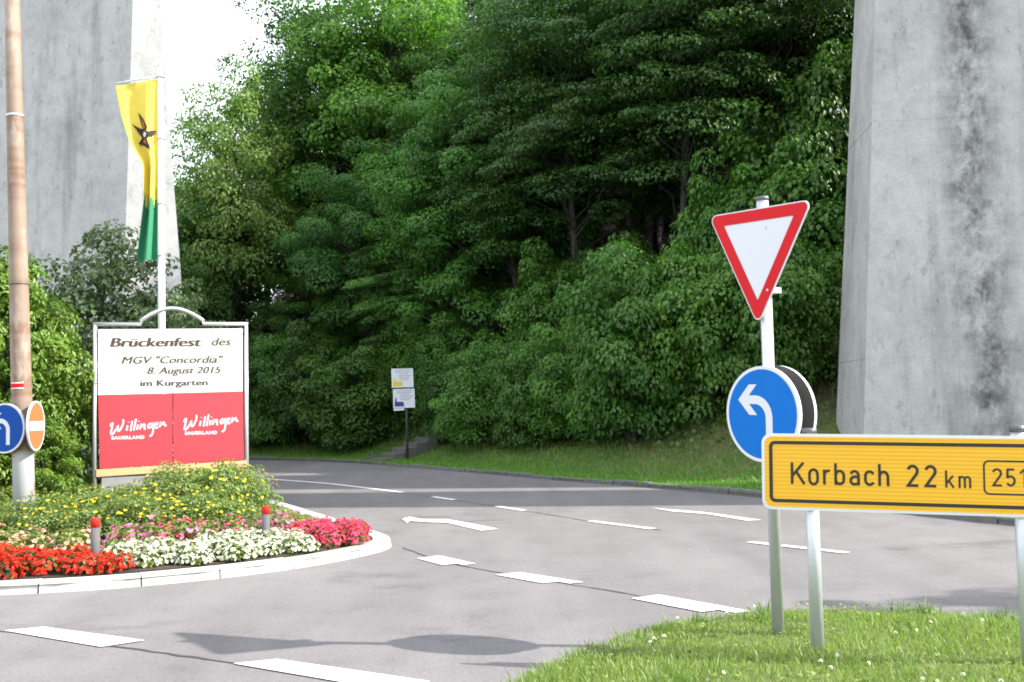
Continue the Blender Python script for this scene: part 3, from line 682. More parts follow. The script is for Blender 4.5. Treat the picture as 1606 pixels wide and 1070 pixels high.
# ------------------------------------------------------------------ festival notice board
BRZ = math.atan2(.5, 2.03)
bd = empty('notice_board', (-5.96, 14.55, .09), BRZ); tag(bd, 'festival notice board with white banner above red panels in an arched tube frame', 'notice board')
BW = 2.09; tr = .030; zT = 2.74
b = MB()
path = [(tr, 0, -.2), (tr, 0, zT), ]
b.tube([(0, 0, -.2), (0, 0, zT)], tr, 10); b.build('frame_post', M['frame'], bd, True)
b = MB(); b.tube([(BW, 0, -.2), (BW, 0, zT)], tr, 10); b.build('frame_post', M['frame'], bd, True)
b = MB(); top = [(-.03, 0, zT)] + [(.62, 0, zT)] + [(.62+.86*i/14, 0, zT+.03+.20*math.sin(math.pi*(i+.6)/15.2)) for i in range(15)] + [(1.48, 0, zT), (BW+.03, 0, zT)]
b.tube(top, tr, 10); b.build('arched_rail', M['frame'], bd, True)
for z in (.55, 2.62): MB().box(.03, BW-.03, .0, .045, z, z+.05).build('cross_rail', M['bright'], bd)
MB().prism([(.045, .74+.985), (BW-.05, .74+.985+.02), (BW-.05, 2.675), (.045, 2.665)], -.03, -.012).build('white_banner', M['boardwhite'], bd)
pa = MB().prism([(.075, .685), (1.055, .715), (1.055, 1.728), (.050, 1.715)], -.032, -.014).build('red_panel', M['boardred'], bd)
pb = MB().prism([(1.068, .715), (BW-.04, .745), (BW-.045, 1.740), (1.068, 1.728)], -.032, -.014).build('red_panel', M['boardred'], bd)
MB().prism([(.03, .57), (BW, .64), (BW, .735), (.03, .675)], -.034, -.012).build('base_board', M['wood'], bd)
for u0, u1 in ((.10, .98), (1.03, 1.95)): MB().box(u0, u1, -.02, .10, -.1, .56).build('plinth_panel', M['plinth'], bd)
yi = -.0335
ink(None, 'lettering', bd, M['print1'], 'Brückenfest', .185, .205, 2.415, yi, shear=.18, width=1.24, thick=.022)
ink(None, 'lettering', bd, M['print2'], 'des', .165, 1.60, 2.425, yi, shear=.25, width=.27, thick=.009)
ink(None, 'lettering', bd, M['print2'], 'MGV "Concordia"', .150, .36, 2.17, yi, shear=.25, width=1.40, thick=.009)
ink(None, 'lettering', bd, M['print2'], '8. August 2015', .140, .71, 2.02, yi, shear=.25, width=1.02, thick=.009)
ink(None, 'lettering', bd, M['print3'], 'im Kurgarten', .125, .615, 1.845, yi, width=.92, thick=.012)
SCR = [[(0, 88), (8, 112), (22, 118), (14, 70), (4, 20), (10, 8), (30, 18), (60, 62), (74, 88), (72, 48), (84, 36), (104, 64), (122, 104), (126, 142), (118, 150)],
       [(168, 88), (158, 34)], [(176, 118), (179, 124)], [(214, 132), (206, 84), (196, 26)], [(250, 150), (238, 84), (226, 28)], [(270, 90), (258, 34)], [(276, 118), (279, 124)],
       [(286, 36), (298, 86), (300, 62), (326, 88), (336, 76), (332, 40), (346, 40)], [(414, 84), (386, 88), (368, 62), (378, 44), (404, 60), (418, 90), (420, 40), (414, -8), (398, -38), (380, -36)],
       [(434, 62), (458, 76), (462, 92), (444, 88), (434, 60), (446, 40), (470, 46)], [(482, 46), (492, 92), (496, 68), (522, 92), (530, 80), (534, 58), (552, 62)]]
for pnl, u0, v0 in ((pa, .215, 1.155), (pb, 1.215, 1.195)):
    b = MB(); k = .76/552
    for i, s in enumerate(SCR):
        q_ = [np.array(p, float) for p in s]; fine = []
        if len(q_) > 2:                                   # smooth the pen line
            for j in range(len(q_)-1):
                p0, p1, p2, p3 = q_[max(j-1, 0)], q_[j], q_[j+1], q_[min(j+2, len(q_)-1)]
                for t_ in (0, .25, .5, .75): fine.append(.5*((2*p1)+(p2-p0)*t_+(2*p0-5*p1+4*p2-p3)*t_**2+(3*p1-p0-3*p2+p3)*t_**3))
            fine.append(q_[-1])
        else: fine = q_
        b.ribbon([(u0+p[0]*k, v0+p[1]*k+p[0]*k*.05) for p in fine], .026, yi-.0012-.0002*i)
    b.build('script_lettering', M['white'], pnl)
    ink(None, 'lettering', pnl, M['white'], 'SAUERLAND', .062, u0+.01, v0-.062, yi-.0012, bold=.004, width=.45, spacing=1.2)

# ------------------------------------------------------------------ flag pole with banner
fp = empty('flag_pole', (-5.42, 15.8, .08)); fp.rotation_euler = (0, R(-.35), 0); tag(fp, 'slender white flag pole rising behind the notice board', 'flag pole')
MB().tube([(0, 0, -.2), (0, 0, 3.2), (0, 0, 6.92)], [.058, .054, .044], 16).build('mast', M['lacquer'], fp, True)
MB().tube([(0, 0, 6.92), (0, 0, 6.98)], [.05, .02], 12).build('finial', M['lacquer'], fp, True)
MB().tube([(0, 0, 6.76), (-.35, -.02, 6.72), (-.70, -.04, 6.655)], .013, 8).build('banner_arm', M['lacquer'], fp, True)
for z in (6.74, 5.75, 4.72, 3.9): MB().tube([(0, 0, z), (0, 0, z+.03)], .062, 14).build('ring', M['steel'], fp, True)
fl = empty('banner_flag', (-5.49, 15.78, 3.93)); tag(fl, 'yellow and green hanging banner with a black bird, partly furled against its pole', 'flag')
def flag_pt(s, t):          # s 0 at the pole, 1 at the free edge; t 0 at the bottom, 1 at the top
    zt = [0, .12, .33, .52, .56, .66, .82, 1.0]; wt = [.32, .28, .20, .195, .225, .40, .55, .66]
    w = np.interp(t, zt, wt); full = .66
    slack = math.sqrt(max(0, 1-(w/full)**2))
    x = -w*s
    y = -.02 + .085*slack*math.sin(s*9.5+2.2*t)*min(1, s*4) - .012*math.sin(s*16+t*5)*(1-slack)
    z = 2.86*t - .10*s*t - .03*s*(1-t)
    return (x, y, z)
ns, nt_ = 26, 90
gv = [flag_pt(i/ns, j/nt_) for j in range(nt_+1) for i in range(ns+1)]
fa, fb = [], []
gr = np.random.default_rng(5); edge = [.335+.035*math.sin(i*1.9)+.03*gr.normal() for i in range(ns)]
for j in range(nt_):
    for i in range(ns):
        q4 = (j*(ns+1)+i, j*(ns+1)+i+1, (j+1)*(ns+1)+i+1, (j+1)*(ns+1)+i)
        (fb if (j+.5)/nt_ < edge[i] else fa).append(q4)
obj('yellow_cloth', mesh('yellow_cloth', gv, fa, M['flagy'], True), fl); obj('green_cloth', mesh('green_cloth', gv, fb, M['flagg'], True), fl)
# bird: outline strokes and light body laid on the cloth
def onflag(pts, dy):        # (x, z) in metres measured on the hanging cloth
    out = []
    for x, z in pts:
        t = z/2.80; zt = [0, .12, .33, .52, .56, .66, .82, 1.0]; wt = [.32, .28, .20, .195, .225, .40, .55, .66]
        s = min(.98, max(0.02, -x/np.interp(t, zt, wt))); p = flag_pt(s, t); out.append((x, p[1]-dy, z))
    return out
px = lambda x, y: ((x-245)/101.0, (405-y)/101.0+.02)
def patch(name, pts, mat, dy):
    pts = [px(*p) for p in pts]; c = (sum(p[0] for p in pts)/len(pts), sum(p[1] for p in pts)/len(pts)); rings = []
    for k in (0.02, .35, .7, 1.0): rings += [(c[0]+(x-c[0])*k, c[1]+(z-c[1])*k) for x, z in pts]
    n_ = len(pts); obj(name, mesh(name, onflag(rings, dy), [(r*n_+i, r*n_+(i+1) % n_, (r+1)*n_+(i+1) % n_, (r+1)*n_+i) for r in range(3) for i in range(n_)], mat, True), fl)
patch('bird_emblem', [(213, 171), (224, 184), (231, 197), (228, 203), (239, 201), (243, 202), (237, 212), (231, 214), (229, 216), (235, 226), (236, 236), (230, 231), (222, 224), (214, 222), (219, 212), (210, 198), (204, 190), (215, 196), (222, 199), (217, 186)], M['emblem'], .012)
patch('bird_wing_fill', [(218, 180), (225, 190), (228, 197), (225, 200), (221, 190)], M['sunlitred'], .016)
patch('bird_body_fill', [(226, 204), (230, 207), (228, 213), (224, 212), (222, 207)], M['white'], .016)
patch('bird_tail_fill', [(221, 217), (227, 216), (231, 225), (226, 222), (220, 221)], M['sunlitred'], .016)

# ------------------------------------------------------------------ church notice sign, steps
cs = empty('church_sign', (-2.99, 28.6, hz(-2.99, 28.6))); tag(cs, 'small double panel notice with church silhouettes on a dark post', 'sign')
zb_ = cs.location.z
MB().tube([(0, .03, -.3), (0, .03, 2.66-zb_)], .035, 10).build('post', M['darksteel'], cs, True)
for i, (zz, mt) in enumerate(((2.11, M['churchy']), (1.54, M['churchb']))):
    z = zz-zb_; dx = .035*i
    p = MB().prism([(-.40+dx, z), (.21+dx, z-.0), (.20+dx, z+.53), (-.41+dx, z+.53)], -.03, -.008).build('panel', M['panel'], cs)
    MB().prism([(-.36+dx, z+.04), (-.10+dx, z+.04), (-.10+dx, z+.13), (-.13+dx, z+.17), (-.30+dx, z+.17), (-.305+dx, z+.22), (-.325+dx, z+.32), (-.35+dx, z+.20), (-.36+dx, z+.14)], -.0335, -.031).build('church_silhouette', mt, p)
    b = MB()
    for k_ in range(6): b.add([(-.30+dx+.10*(k_ > 1), -.0325, z+.47-.05*k_), (.16+dx-.05*(k_ % 3), -.0325, z+.47-.05*k_), (.16+dx-.05*(k_ % 3), -.0325, z+.487-.05*k_), (-.30+dx+.10*(k_ > 1), -.0325, z+.487-.05*k_)], [(0, 1, 2, 3)])
    b.build('small_print', M['smallprint'], p)
MB().prism([(-.36, 1.46-zb_), (-.06, 1.47-zb_), (-.06, 1.53-zb_), (-.36, 1.53-zb_)], -.028, -.01).build('arrow_strip', M['panel'], cs)
st = empty('stone_steps', (-3.9, 28.75, 0)); tag(st, 'short flight of stone steps climbing the bank beside the church notice', 'steps')
st.rotation_euler = (0, 0, R(-58))
for i in range(6):
    x0, z = .0, .12+.135*i
    MB().box(-.42, .42, .36*i, .36*i+.42, z-.5, z+.02).build('step', M['step'], st, bevel=.015)
MB().box(-.55, -.43, -.05, 2.2, -.4, .2).build('step_edging', M['step'], st)

# ------------------------------------------------------------------ bollards
def bollard(loc, h, label):
    t = empty('bollard', loc); tag(t, label, 'bollard', 'bollards in the flower bed')
    MB().tube([(0, 0, -.1), (0, 0, h*.80)], .043, 18).build('shaft', M['bollard'], t, True)
    MB().tube([(0, 0, h*.80), (0, 0, h-.01), (0, 0, h)], [.0435, .0435, .040], 18).build('red_cap', M['bollardred'], t, True)
bollard((-4.02, 9.84, .10), .46, 'grey bollard with red cap between the red and white begonias')
bollard((-2.67, 11.0, .10), .43, 'grey bollard with red cap among the white begonias beside the rosy pink ones')

# ------------------------------------------------------------------ bedding plants
def inpoly(x, y, pl):
    c = False; j = len(pl)-1
    for i in range(len(pl)):
        if (pl[i][1] > y) != (pl[j][1] > y) and x < (pl[j][0]-pl[i][0])*(y-pl[i][1])/(pl[j][1]-pl[i][1])+pl[i][0]: c = not c
        j = i
    return c
def bedding(seed, r, h, nleaf, nfl, fl, lm, pm, leaf=.045):
    """one bedding plant: leaf mound and four-petalled blossoms"""
    g = np.random.default_rng(seed)
    def dome(n, k):
        d = unit(np.c_[g.normal(0, 1, (n, 2)), np.abs(g.normal(0, .9, n))]); s = k*(.75+.25*g.random(n))
        return d, np.c_[d[:, :2]*r*s[:, None], .02+d[:, 2]*h*s]
    d, p = dome(nleaf, .9); nrm = unit(d+np.array([0, 0, .6])+g.normal(0, .4, (nleaf, 3))); L = leaf*g.uniform(.7, 1.3, nleaf)
    lv = leafmesh('leaves', p, nrm, unit(d+g.normal(0, .4, (nleaf, 3))), L, L*.8, M[lm], g.random(nleaf))
    d, p = dome(nfl, 1.06); nrm = unit(d+np.array([0, -.15, .35])+g.normal(0, .3, (nfl, 3))); a = unit(np.cross(nrm, g.normal(0, 1, (nfl, 3)))); c = np.cross(nrm, a)
    ps, ns_, ts, Ls = [], [], [], []; rn = []
    rr = g.random(nfl)
    for k in range(4):
        t = a*math.cos(k*math.pi/2)+c*math.sin(k*math.pi/2); L = fl*g.uniform(.8, 1.2, nfl)*(1.15 if k % 2 else .9)
        ps.append(p+t*(L*.5)[:, None]); ns_.append(unit(nrm-t*.25)); ts.append(t); Ls.append(L); rn.append(np.clip(rr+g.normal(0, .15, nfl), 0, 1))
    Ls = np.concatenate(Ls)
    bl = leafmesh('blossoms', np.concatenate(ps), np.concatenate(ns_), np.concatenate(ts), Ls, Ls*.95, P[pm], np.concatenate(rn), .05)
    return lv, bl
def bed_fill(name, region, spacing, kinds, label, cat, group, zs=.1):
    xs = [p[0] for p in region]; ys = [p[1] for p in region]; row = 0; y = min(ys); cnt = 0
    while y < max(ys):
        x = min(xs)+(row % 2)*spacing/2
        while x < max(xs):
            px_, py_ = x+random.uniform(-.25, .25)*spacing, y+random.uniform(-.25, .25)*spacing
            if inpoly(px_, py_, region):
                lv, bl = random.choice(kinds); s = random.uniform(.85, 1.2)
                t = empty(name, (px_, py_, zs), random.uniform(0, 6.3)); t.scale = (s, s, s*random.uniform(.9, 1.1)); tag(t, label, cat, group)
                obj('leaves', lv, t); obj('blossoms', bl, t); cnt += 1
            x += spacing
        y += spacing*.87; row += 1
    return cnt
kred = [bedding(100+i, .13, .16, 80, 100, .019, 'leafbeg', 'red') for i in range(3)]
kwhi = [bedding(110+i, .13, .145, 130, 85, .018, 'leafbegg', 'white') for i in range(3)]
kpin = [bedding(120+i, .13, .18, 80, 105, .020, 'leafbeg', 'pink') for i in range(3)]
kros = [bedding(130+i, .15, .30, 120, 26, .026, 'leafpot', 'rose') for i in range(2)]
ksal = [bedding(140+i, .15, .28, 120, 22, .026, 'leafpot', 'salmon') for i in range(2)]
kmag = [bedding(150+i, .15, .29, 110, 26, .027, 'leafpot', 'magenta') for i in range(2)]
n1 = bed_fill('begonia', [(-7.6, 9.10), (-5.6, 9.12), (-4.4, 9.25), (-3.62, 9.47), (-3.62, 9.68), (-4.0, 9.75), (-4.3, 10.15), (-5.6, 10.3), (-7.6, 10.3)], .185, kred, 'orange red begonia in the flower bed beside the kerb', 'flower', 'orange red begonias')
n2 = bed_fill('begonia', [(-3.5, 9.55), (-2.95, 9.85), (-2.4, 10.32), (-2.1, 10.72), (-2.35, 11.2), (-2.75, 11.5), (-3.4, 11.0), (-3.9, 10.5), (-4.1, 10.1), (-3.7, 9.8)], .185, kwhi, 'creamy white begonia in the flower bed behind the kerb', 'flower', 'white begonias')
n3 = bed_fill('begonia', [(-2.08, 10.78), (-1.74, 11.12), (-1.66, 11.5), (-1.8, 11.95), (-2.35, 12.1), (-2.62, 11.7), (-2.3, 11.25)], .175, kpin, 'rosy pink begonia at the tip of the planted island', 'flower', 'rosy pink begonias')
n4 = bed_fill('bedding_rose', [(-3.75, 10.75), (-3.3, 11.15), (-2.8, 11.6), (-3.0, 11.85), (-3.6, 11.45), (-4.2, 10.9), (-4.2, 10.4)], .21, kros+kmag[:1], 'small dark red rose behind the white begonias', 'flower', 'red bedding roses')
n5 = bed_fill('bedding_rose', [(-7.6, 10.4), (-5.9, 10.35), (-4.4, 10.25), (-4.3, 10.8), (-5.9, 10.95), (-7.6, 11.0)], .22, ksal, 'small salmon pink rose behind the red begonias', 'flower', 'salmon bedding roses')
n6 = bed_fill('bedding_rose', [(-2.75, 11.75), (-2.5, 12.15), (-2.75, 12.35), (-3.0, 11.95)], .21, kmag, 'small magenta rose behind the rosy pink begonias', 'flower', 'magenta bedding roses')

# yellow-flowered shrubs in front of the board
def cinquefoil(seed):
    m, cc = crown('foliage', seed, (.62, .55, .40), .42, 70, 75, .05, M['leafpot'], clump=(.20, .17, .12), zmin=-.7, asp=.5, upbias=.7)
    g = np.random.default_rng(seed); n_ = 46; d = unit(np.c_[g.normal(0, 1, (n_, 2)), np.abs(g.normal(.3, .8, n_))]); k = g.uniform(.95, 1.2, n_)[:, None]
    p = d*np.array([.68, .61, .46])*k+np.array([0, 0, .45]); nrm = unit(d+np.array([0, 0, .4])+g.normal(0, .3, (n_, 3))); a = unit(np.cross(nrm, g.normal(0, 1, (n_, 3)))); c = np.cross(nrm, a); ps, nn, ts = [], [], []
    for q_ in range(5):
        t = a*math.cos(q_*2*math.pi/5)+c*math.sin(q_*2*math.pi/5); ps.append(p+t*.013); nn.append(unit(nrm-t*.2)); ts.append(t)
    fl_ = leafmesh('blossoms', np.concatenate(ps), np.concatenate(nn), np.concatenate(ts), np.full(n_*5, .027), np.full(n_*5, .026), P['yellow'], np.tile(g.random(n_), 5), .05)
    b = MB()
    for c_ in cc[::5]: b.tube([(0, 0, -.05), (c_[0]*.4, c_[1]*.4, c_[2]*.6), tuple(c_)], [.012, .008, .003], 5, False)
    return m, fl_, mesh('stems', b.v, b.f, M['bark'])
kci = [cinquefoil(200+i*3) for i in range(3)]
spots = [(-6.9, 11.6, .85), (-6.1, 11.75, .85), (-5.35, 11.65, .9), (-4.6, 11.75, .92), (-4.15, 11.9, .9), (-3.75, 12.25, .9), (-3.80, 13.3, .95), (-4.25, 13.35, 1.05), (-4.35, 12.9, 1.05), (-5.1, 12.8, .98), (-5.45, 12.9, .95), (-6.6, 12.9, .9), (-7.5, 12.4, .95), (-4.7, 13.6, 1.0), (-3.95, 14.05, .95), (-4.4, 13.95, 1.05)]
for i, (x, y, s) in enumerate(spots):
    a, f_, s_ = kci[i % 3]
    t = empty('flowering_shrub', (x, y, .10), random.uniform(0, 6.3)); t.scale = (s, s, s*(.84 if x > -4.3 and y > 12.8 else .62))
    tag(t, 'low green shrub dotted with yellow flowers in front of the notice board', 'shrub', 'yellow flowered shrubs')
    obj('foliage', a, t); obj('blossoms', f_, t); obj('stems', s_, t)

# conifers and bush at the left
for x, y, s, sz in ((-7.05, 14.3, 1.0, .93), (-6.62, 14.75, .75, .76), (-8.2, 14.6, 1.05, 1.0), (-7.5, 13.5, .85, .66), (-6.55, 14.2, .55, .42)):
    plant_tree(KC, int(abs(x*10)), (x, y, .05), random.uniform(0, 6), (s, s, sz), 'feathery yellow green cypress shrub behind the rusty post', 'shrub', 'cypress shrubs')
plant_tree(KG, 0, (-7.3, 17.9, .05), .6, (1.15, 1.0, 1.22), 'tall grey green bush between cypress shrubs and the pale pier', 'shrub')
plant_tree(KG, 1, (-6.1, 17.6, .05), 2.6, (.85, .8, 1.0), 'grey green bush directly behind the notice board', 'shrub')
plant_tree(KG, 1, (-9.3, 18.6, .05), 1.2, (1.1, 1.0, 1.05), 'grey green bush behind the cypress shrubs at the foot of the pale pier', 'shrub')

# ------------------------------------------------------------------ the wood on the bank
TREES = [  # x, y, scale, variant (0-2 maple, 3-4 beech)
    (-1.2, 32.0, .95, 0), (-4.8, 35.0, .80, 1), (-6.4, 41.2, 1.38, 0), (-12.2, 37.6, .80, 1), (-15.5, 38.5, .75, 2),
    (-3.9, 39.4, 1.3, 2), (-2.4, 35.4, .95, 2), (.6, 32.4, 1.05, 0), (-10.2, 42.5, 1.0, 3),
    (-.4, 37.0, 1.1, 3), (2.8, 35.0, 1.1, 4), (6.6, 34.0, 1.1, 4), (10.2, 33.0, 1.05, 4), (-7.6, 44.0, 1.0, 4), (-12.8, 42.5, .8, 0),
    (-1.4, 42.0, 1.15, 0), (2.0, 39.6, 1.15, 1), (5.6, 38.4, 1.15, 3), (9.4, 37.0, 1.15, 4), (13.0, 34.5, 1.1, 4), (-5.2, 46.0, 1.15, 2), (1.4, 45.0, 1.2, 4), (5.4, 43.0, 1.2, 0), (9.8, 42.0, 1.2, 1), (14.0, 40.0, 1.2, 3),
    (-2.4, 49.0, 1.2, 1), (4.4, 48.5, 1.25, 2), (9.0, 47.5, 1.25, 4), (13.5, 46.0, 1.25, 0), (17.5, 38.0, 1.2, 2), (12.5, 27.0, .8, 1),
    (-7.3, 36.4, .62, 2), (-9.3, 38.6, .66, 4), (-6.6, 38.6, .66, 1), (-3.0, 33.6, .6, 3), (-11.5, 39.5, .66, 0), (-8.4, 43.5, .8, 2), (-13.6, 40.5, .7, 4), (9.2, 28.5, .7, 4), (7.6, 36.2, 1.2, 4), (4.3, 33.2, .85, 4), (8.2, 32.0, .9, 4), (3.2, 37.2, 1.1, 4), (6.4, 40.6, 1.2, 3), (11.4, 36.0, 1.2, 4)]
TALL = [(2.0, 29.2, .92, 0, 'tall dark tree with bare trunk behind the bushes beside the large maple bush'), (4.4, 27.0, .95, 1, 'tall dark tree with overhanging layered branches directly behind the large bright maple bush'),
        (6.8, 26.6, 1.0, 2, 'tall dark tree whose boughs reach out beside the stained concrete pier'), (.4, 31.0, .75, 2, None), (3.4, 31.6, 1.0, 0, None), (6.0, 30.6, 1.0, 1, None), (8.6, 30.0, 1.0, 0, None), (5.2, 28.8, .85, 2, None)]
TREE_LABELS = {(-1.2, 32.0): 'green broadleaf tree whose branches hang above the church notice',
    (-4.8, 35.0): 'green broadleaf tree behind the round bright bush beside the stone steps', (-6.4, 41.2): 'tallest broadleaf tree at the sky edge, behind the pale tree',
    (-12.2, 37.6): 'broadleaf tree half hidden behind the flag pole and pale pier', (-15.5, 38.5): 'broadleaf tree behind the pale concrete pier'}
for x, y, s, v_, lab in TALL:
    plant_tree(KH, v_, (x, y, hz(x, y)-.1), random.uniform(0, 6.3), (s, s, s*random.uniform(.95, 1.05)), lab or 'tall dark tree with bare trunk standing inside the wood', 'tree', None if lab else 'bare trunked trees inside the wood', tilt=(random.uniform(.02, .08), random.uniform(-.05, .05)))
def where(x): return 'behind the pale tree and notice board' if x < -5 else 'above the church notice' if x < 1 else 'behind the give way sign' if x < 8.5 else 'behind the stained pier'
for x, y, s, v_ in TREES:
    s *= random.uniform(.95, 1.06); lab = TREE_LABELS.get((x, y))
    plant_tree(KT, v_, (x, y, hz(x, y)-.1), random.uniform(0, 6.3), (s, s, s*random.uniform(.95, 1.1)), lab or 'broadleaf tree high in the wood ' + where(x), 'tree', None if lab else 'broadleaf trees ' + where(x), tilt=(random.uniform(.02, .10), random.uniform(-.06, .06)))
plant_tree(KT, 2, (10.6, 6.6, hz(10.6, 6.6)-.05), 1.0, (.30, .30, .52), 'slender young tree on the bank beside the road in front of the piers', 'tree')
plant_tree(KP, 0, (-10.3, 37.0, hz(-10.3, 37.0)+.6), 1.0, (1.0, 1.0, 1.25), 'pale yellow green tree, leaves brightened as if sunlit, at the sky edge of the wood beside the pale pier', 'tree')
BUSH = [(-5.1, 32.0, 1.30, 1.25, 0, 'round bright green bush at the road edge beside the stone steps'), (-1.5, 29.4, 1.0, 1.0, 1, 'dark bush on the bank just right of the church notice'), (-.6, 27.7, 1.0, 1.1, 3, None), (.6, 26.2, 1.0, 1.05, 1, None), (1.6, 25.0, 1.0, 1.2, 0, None),
        (2.75, 23.1, 1.30, 1.75, 0, 'large bright maple bush bulging over the grass verge behind the give way sign'), (4.35, 22.4, 1.25, 1.6, 2, 'tall leafy bush between the bright maple bush and the stained pier'), (5.7, 22.3, 1.2, 1.6, 2, 'leafy bush tucked against the stained concrete pier'), (7.0, 24.6, 1.7, 1.9, 3, None),
        (-6.6, 33.6, 1.1, 1.4, 3, None), (-8.0, 34.4, 1.15, 1.45, 1, None), (-9.6, 35.2, 1.1, 1.3, 3, None), (-11.2, 35.4, 1.2, 1.3, 1, None), (-3.4, 33.0, .9, 1.3, 3, None), (-2.0, 31.6, .95, 1.3, 1, None), (1.2, 29.0, 1.1, 1.5, 3, None), (3.0, 26.8, 1.05, 1.5, 1, None), (5.4, 24.6, 1.1, 1.7, 3, None), (-13, 36, 1.2, 1.3, 1, None), (8.2, 24.3, 1.4, 2.4, 3, None), (10.5, 24.5, 1.4, 2.4, 1, None)]
for x, y, s, sz, v_, lab in BUSH:
    plant_tree(KB, v_, (x, y, hz(x, y)-.08), random.uniform(0, 6.3), (s, s, sz), lab or ('dark green bush at the foot of the wood behind the notice board' if x < -3.2 else 'dark green bush on the bank between the church notice and the large maple bush' if x < 4 else 'dark green bush crowding the back of the stained pier'), 'bush', None if lab else ('bushes behind the notice board' if x < -3.2 else 'bushes above the verge' if x < 4 else 'bushes behind the stained pier'), names=('stem', 'foliage'))

# ------------------------------------------------------------------ grass, ground leaves
def blades(name, x, y, z, h, w, mat, seed, bend=.5):
    g = np.random.default_rng(seed); n_ = len(x); a = g.random(n_)*2*np.pi; b_ = g.random(n_)*2*np.pi
    base = np.c_[x, y, z]; sd = np.c_[np.cos(a), np.sin(a), np.zeros(n_)]*(w/2)[:, None]; ln = np.c_[np.cos(b_), np.sin(b_), np.zeros(n_)]*(h*bend*g.random(n_))[:, None]
    up = np.c_[np.zeros((n_, 2)), h]
    v = np.stack([base-sd, base+sd, base+up*.55+ln*.35+sd*.7, base+up*.55+ln*.35-sd*.7, base+up*.95+ln], 1).reshape(-1, 3)
    i = np.arange(0, n_*5, 5); f = np.stack([np.c_[i, i+1, i+2], np.c_[i, i+2, i+3], np.c_[i+3, i+2, i+4]], 1).reshape(-1, 3)
    o = obj(name, mesh(name, v, f, mat, False, np.repeat(np.clip(g.random(n_)*.8+.1, 0, 1), 3))); return o
GI = [(-1.3, -3), (-1.05, 2), (-.55, 4.2), (-.02, 5.5), (.24, 5.95), (.70, 6.55), (1.15, 6.95), (1.50, 7.24), (1.84, 7.4), (2.23, 7.43), (2.7, 7.2), (3.05, 6.92), (3.4, 6.55), (4.2, 5.8), (4.9, 4.2), (5.2, 2), (5.2, -3)]
gi = smooth_poly(np.array(GI+GI[:1], float), .25, 2)
cgx, cgy = 2.0, 4.5
v = [(cgx, cgy, .10)] + [(cgx+(x-cgx)*.8, cgy+(y-cgy)*.8, .085) for x, y in gi] + [(x, y, .03) for x, y in gi] + [(x, y, -.02) for x, y in gi]; ng = len(gi)
lawn = obj('grass_island', mesh('grass_island', v, [(0, i+1, i+2) for i in range(ng-1)]+[(i+1+r*ng, i+1+(r+1)*ng, i+2+(r+1)*ng, i+2+r*ng) for r in range(2) for i in range(ng-1)], M['grassbase'], True)); tag(lawn, kind='structure')
gr_ = random.Random(8); ring_o = []
for i, (x, y) in enumerate(gi):
    d_ = math.hypot(x-cgx, y-cgy); k_ = 1+(.05+.13*abs(math.sin(i*.9)*math.sin(i*.37+1))+gr_.uniform(0, .05))/d_; ring_o.append((cgx+(x-cgx)*k_, cgy+(y-cgy)*k_, .004))
obj('gritty_edge', mesh('gritty_edge', [(x, y, .004) for x, y in gi]+ring_o, [(i, i+ng, i+1+ng, i+1) for i in range(ng-1)], M['grit']), road)
def sample(poly, n_, seed, box):
    g = np.random.default_rng(seed); x = g.uniform(box[0], box[1], n_*3); y = g.uniform(box[2], box[3], n_*3); pl = np.array(poly)
    c = np.zeros(len(x), bool); j = len(pl)-1
    for i in range(len(pl)):
        with np.errstate(divide='ignore', invalid='ignore'):
            hit = ((pl[i, 1] > y) != (pl[j, 1] > y)) & (x < (pl[j, 0]-pl[i, 0])*(y-pl[i, 1])/(pl[j, 1]-pl[i, 1]+1e-12)+pl[i, 0])
        c ^= hit; j = i
    return x[c][:n_], y[c][:n_], g
x, y, g = sample(GI, 60000, 21, (-1.2, 5.2, 3.6, 7.7))
pat = .5+.5*np.sin(x*3.1+1.3*np.sin(y*2.7))*np.sin(y*3.7+x)
h = g.uniform(.025, .060, len(x))*(.7+.7*pat); rr_ = np.hypot(x-1.55, y-6.55); h *= np.where(rr_ < .5, .55, 1)
tag(blades('lawn_grass', x, y, np.full(len(x), .035)+.05*sst(.0, .8, 7.4-np.maximum(y, 0)), h, g.uniform(.004, .008, len(x)), M['grass'], 22, .9), 'short mown grass around the sign posts', 'grass', kind='stuff')
x, y, g = sample(GI, 9000, 25, (-1.2, 5.2, 3.6, 7.7)); k = (g.random(len(x)) < .35) | (np.hypot(x-1.4, y-6.7) < .55)
tag(blades('dry_grass', x[k], y[k], np.full(k.sum(), .05), g.uniform(.03, .07, k.sum()), g.uniform(.004, .007, k.sum()), M['grassdry'], 26, 1.0), 'dry straw coloured grass around the sign posts', 'grass', kind='stuff')
# clover heads and broad leaves in the lawn
x, y, g = sample(GI, 5000, 31, (-1.2, 5.2, 3.6, 7.7)); n_ = len(x)
nr = unit(g.normal(0, .35, (n_, 3))+np.array([0, 0, 1])); L = g.uniform(.015, .035, n_)
tag(obj('lawn_leaves', leafmesh('lawn_leaves', np.c_[x, y, g.uniform(.07, .12, n_)], nr, g.normal(0, 1, (n_, 3)), L, L*.9, M['grass'], g.random(n_))), 'small clover leaves among the mown grass', 'clover', kind='stuff')
x, y, g = sample(GI, 45, 33, (-.6, 5.0, 4.2, 7.4)); ps, ns_, ts = [], [], []
for a, c in zip(x, y):
    for k_ in range(14):
        d = g.normal(0, 1, 3); d[2] = abs(d[2]); d /= np.linalg.norm(d); ps.append(np.array([a, c, .12])+d*.010); ns_.append(d); ts.append(g.normal(0, 1, 3))
tag(obj('clover_blossoms', leafmesh('clover_blossoms', np.array(ps), unit(np.array(ns_)), np.array(ts), np.full(len(ps), .014), np.full(len(ps), .012), P['white'], g.random(len(ps)))), 'tiny white clover heads scattered over the grass', 'clover', kind='stuff')
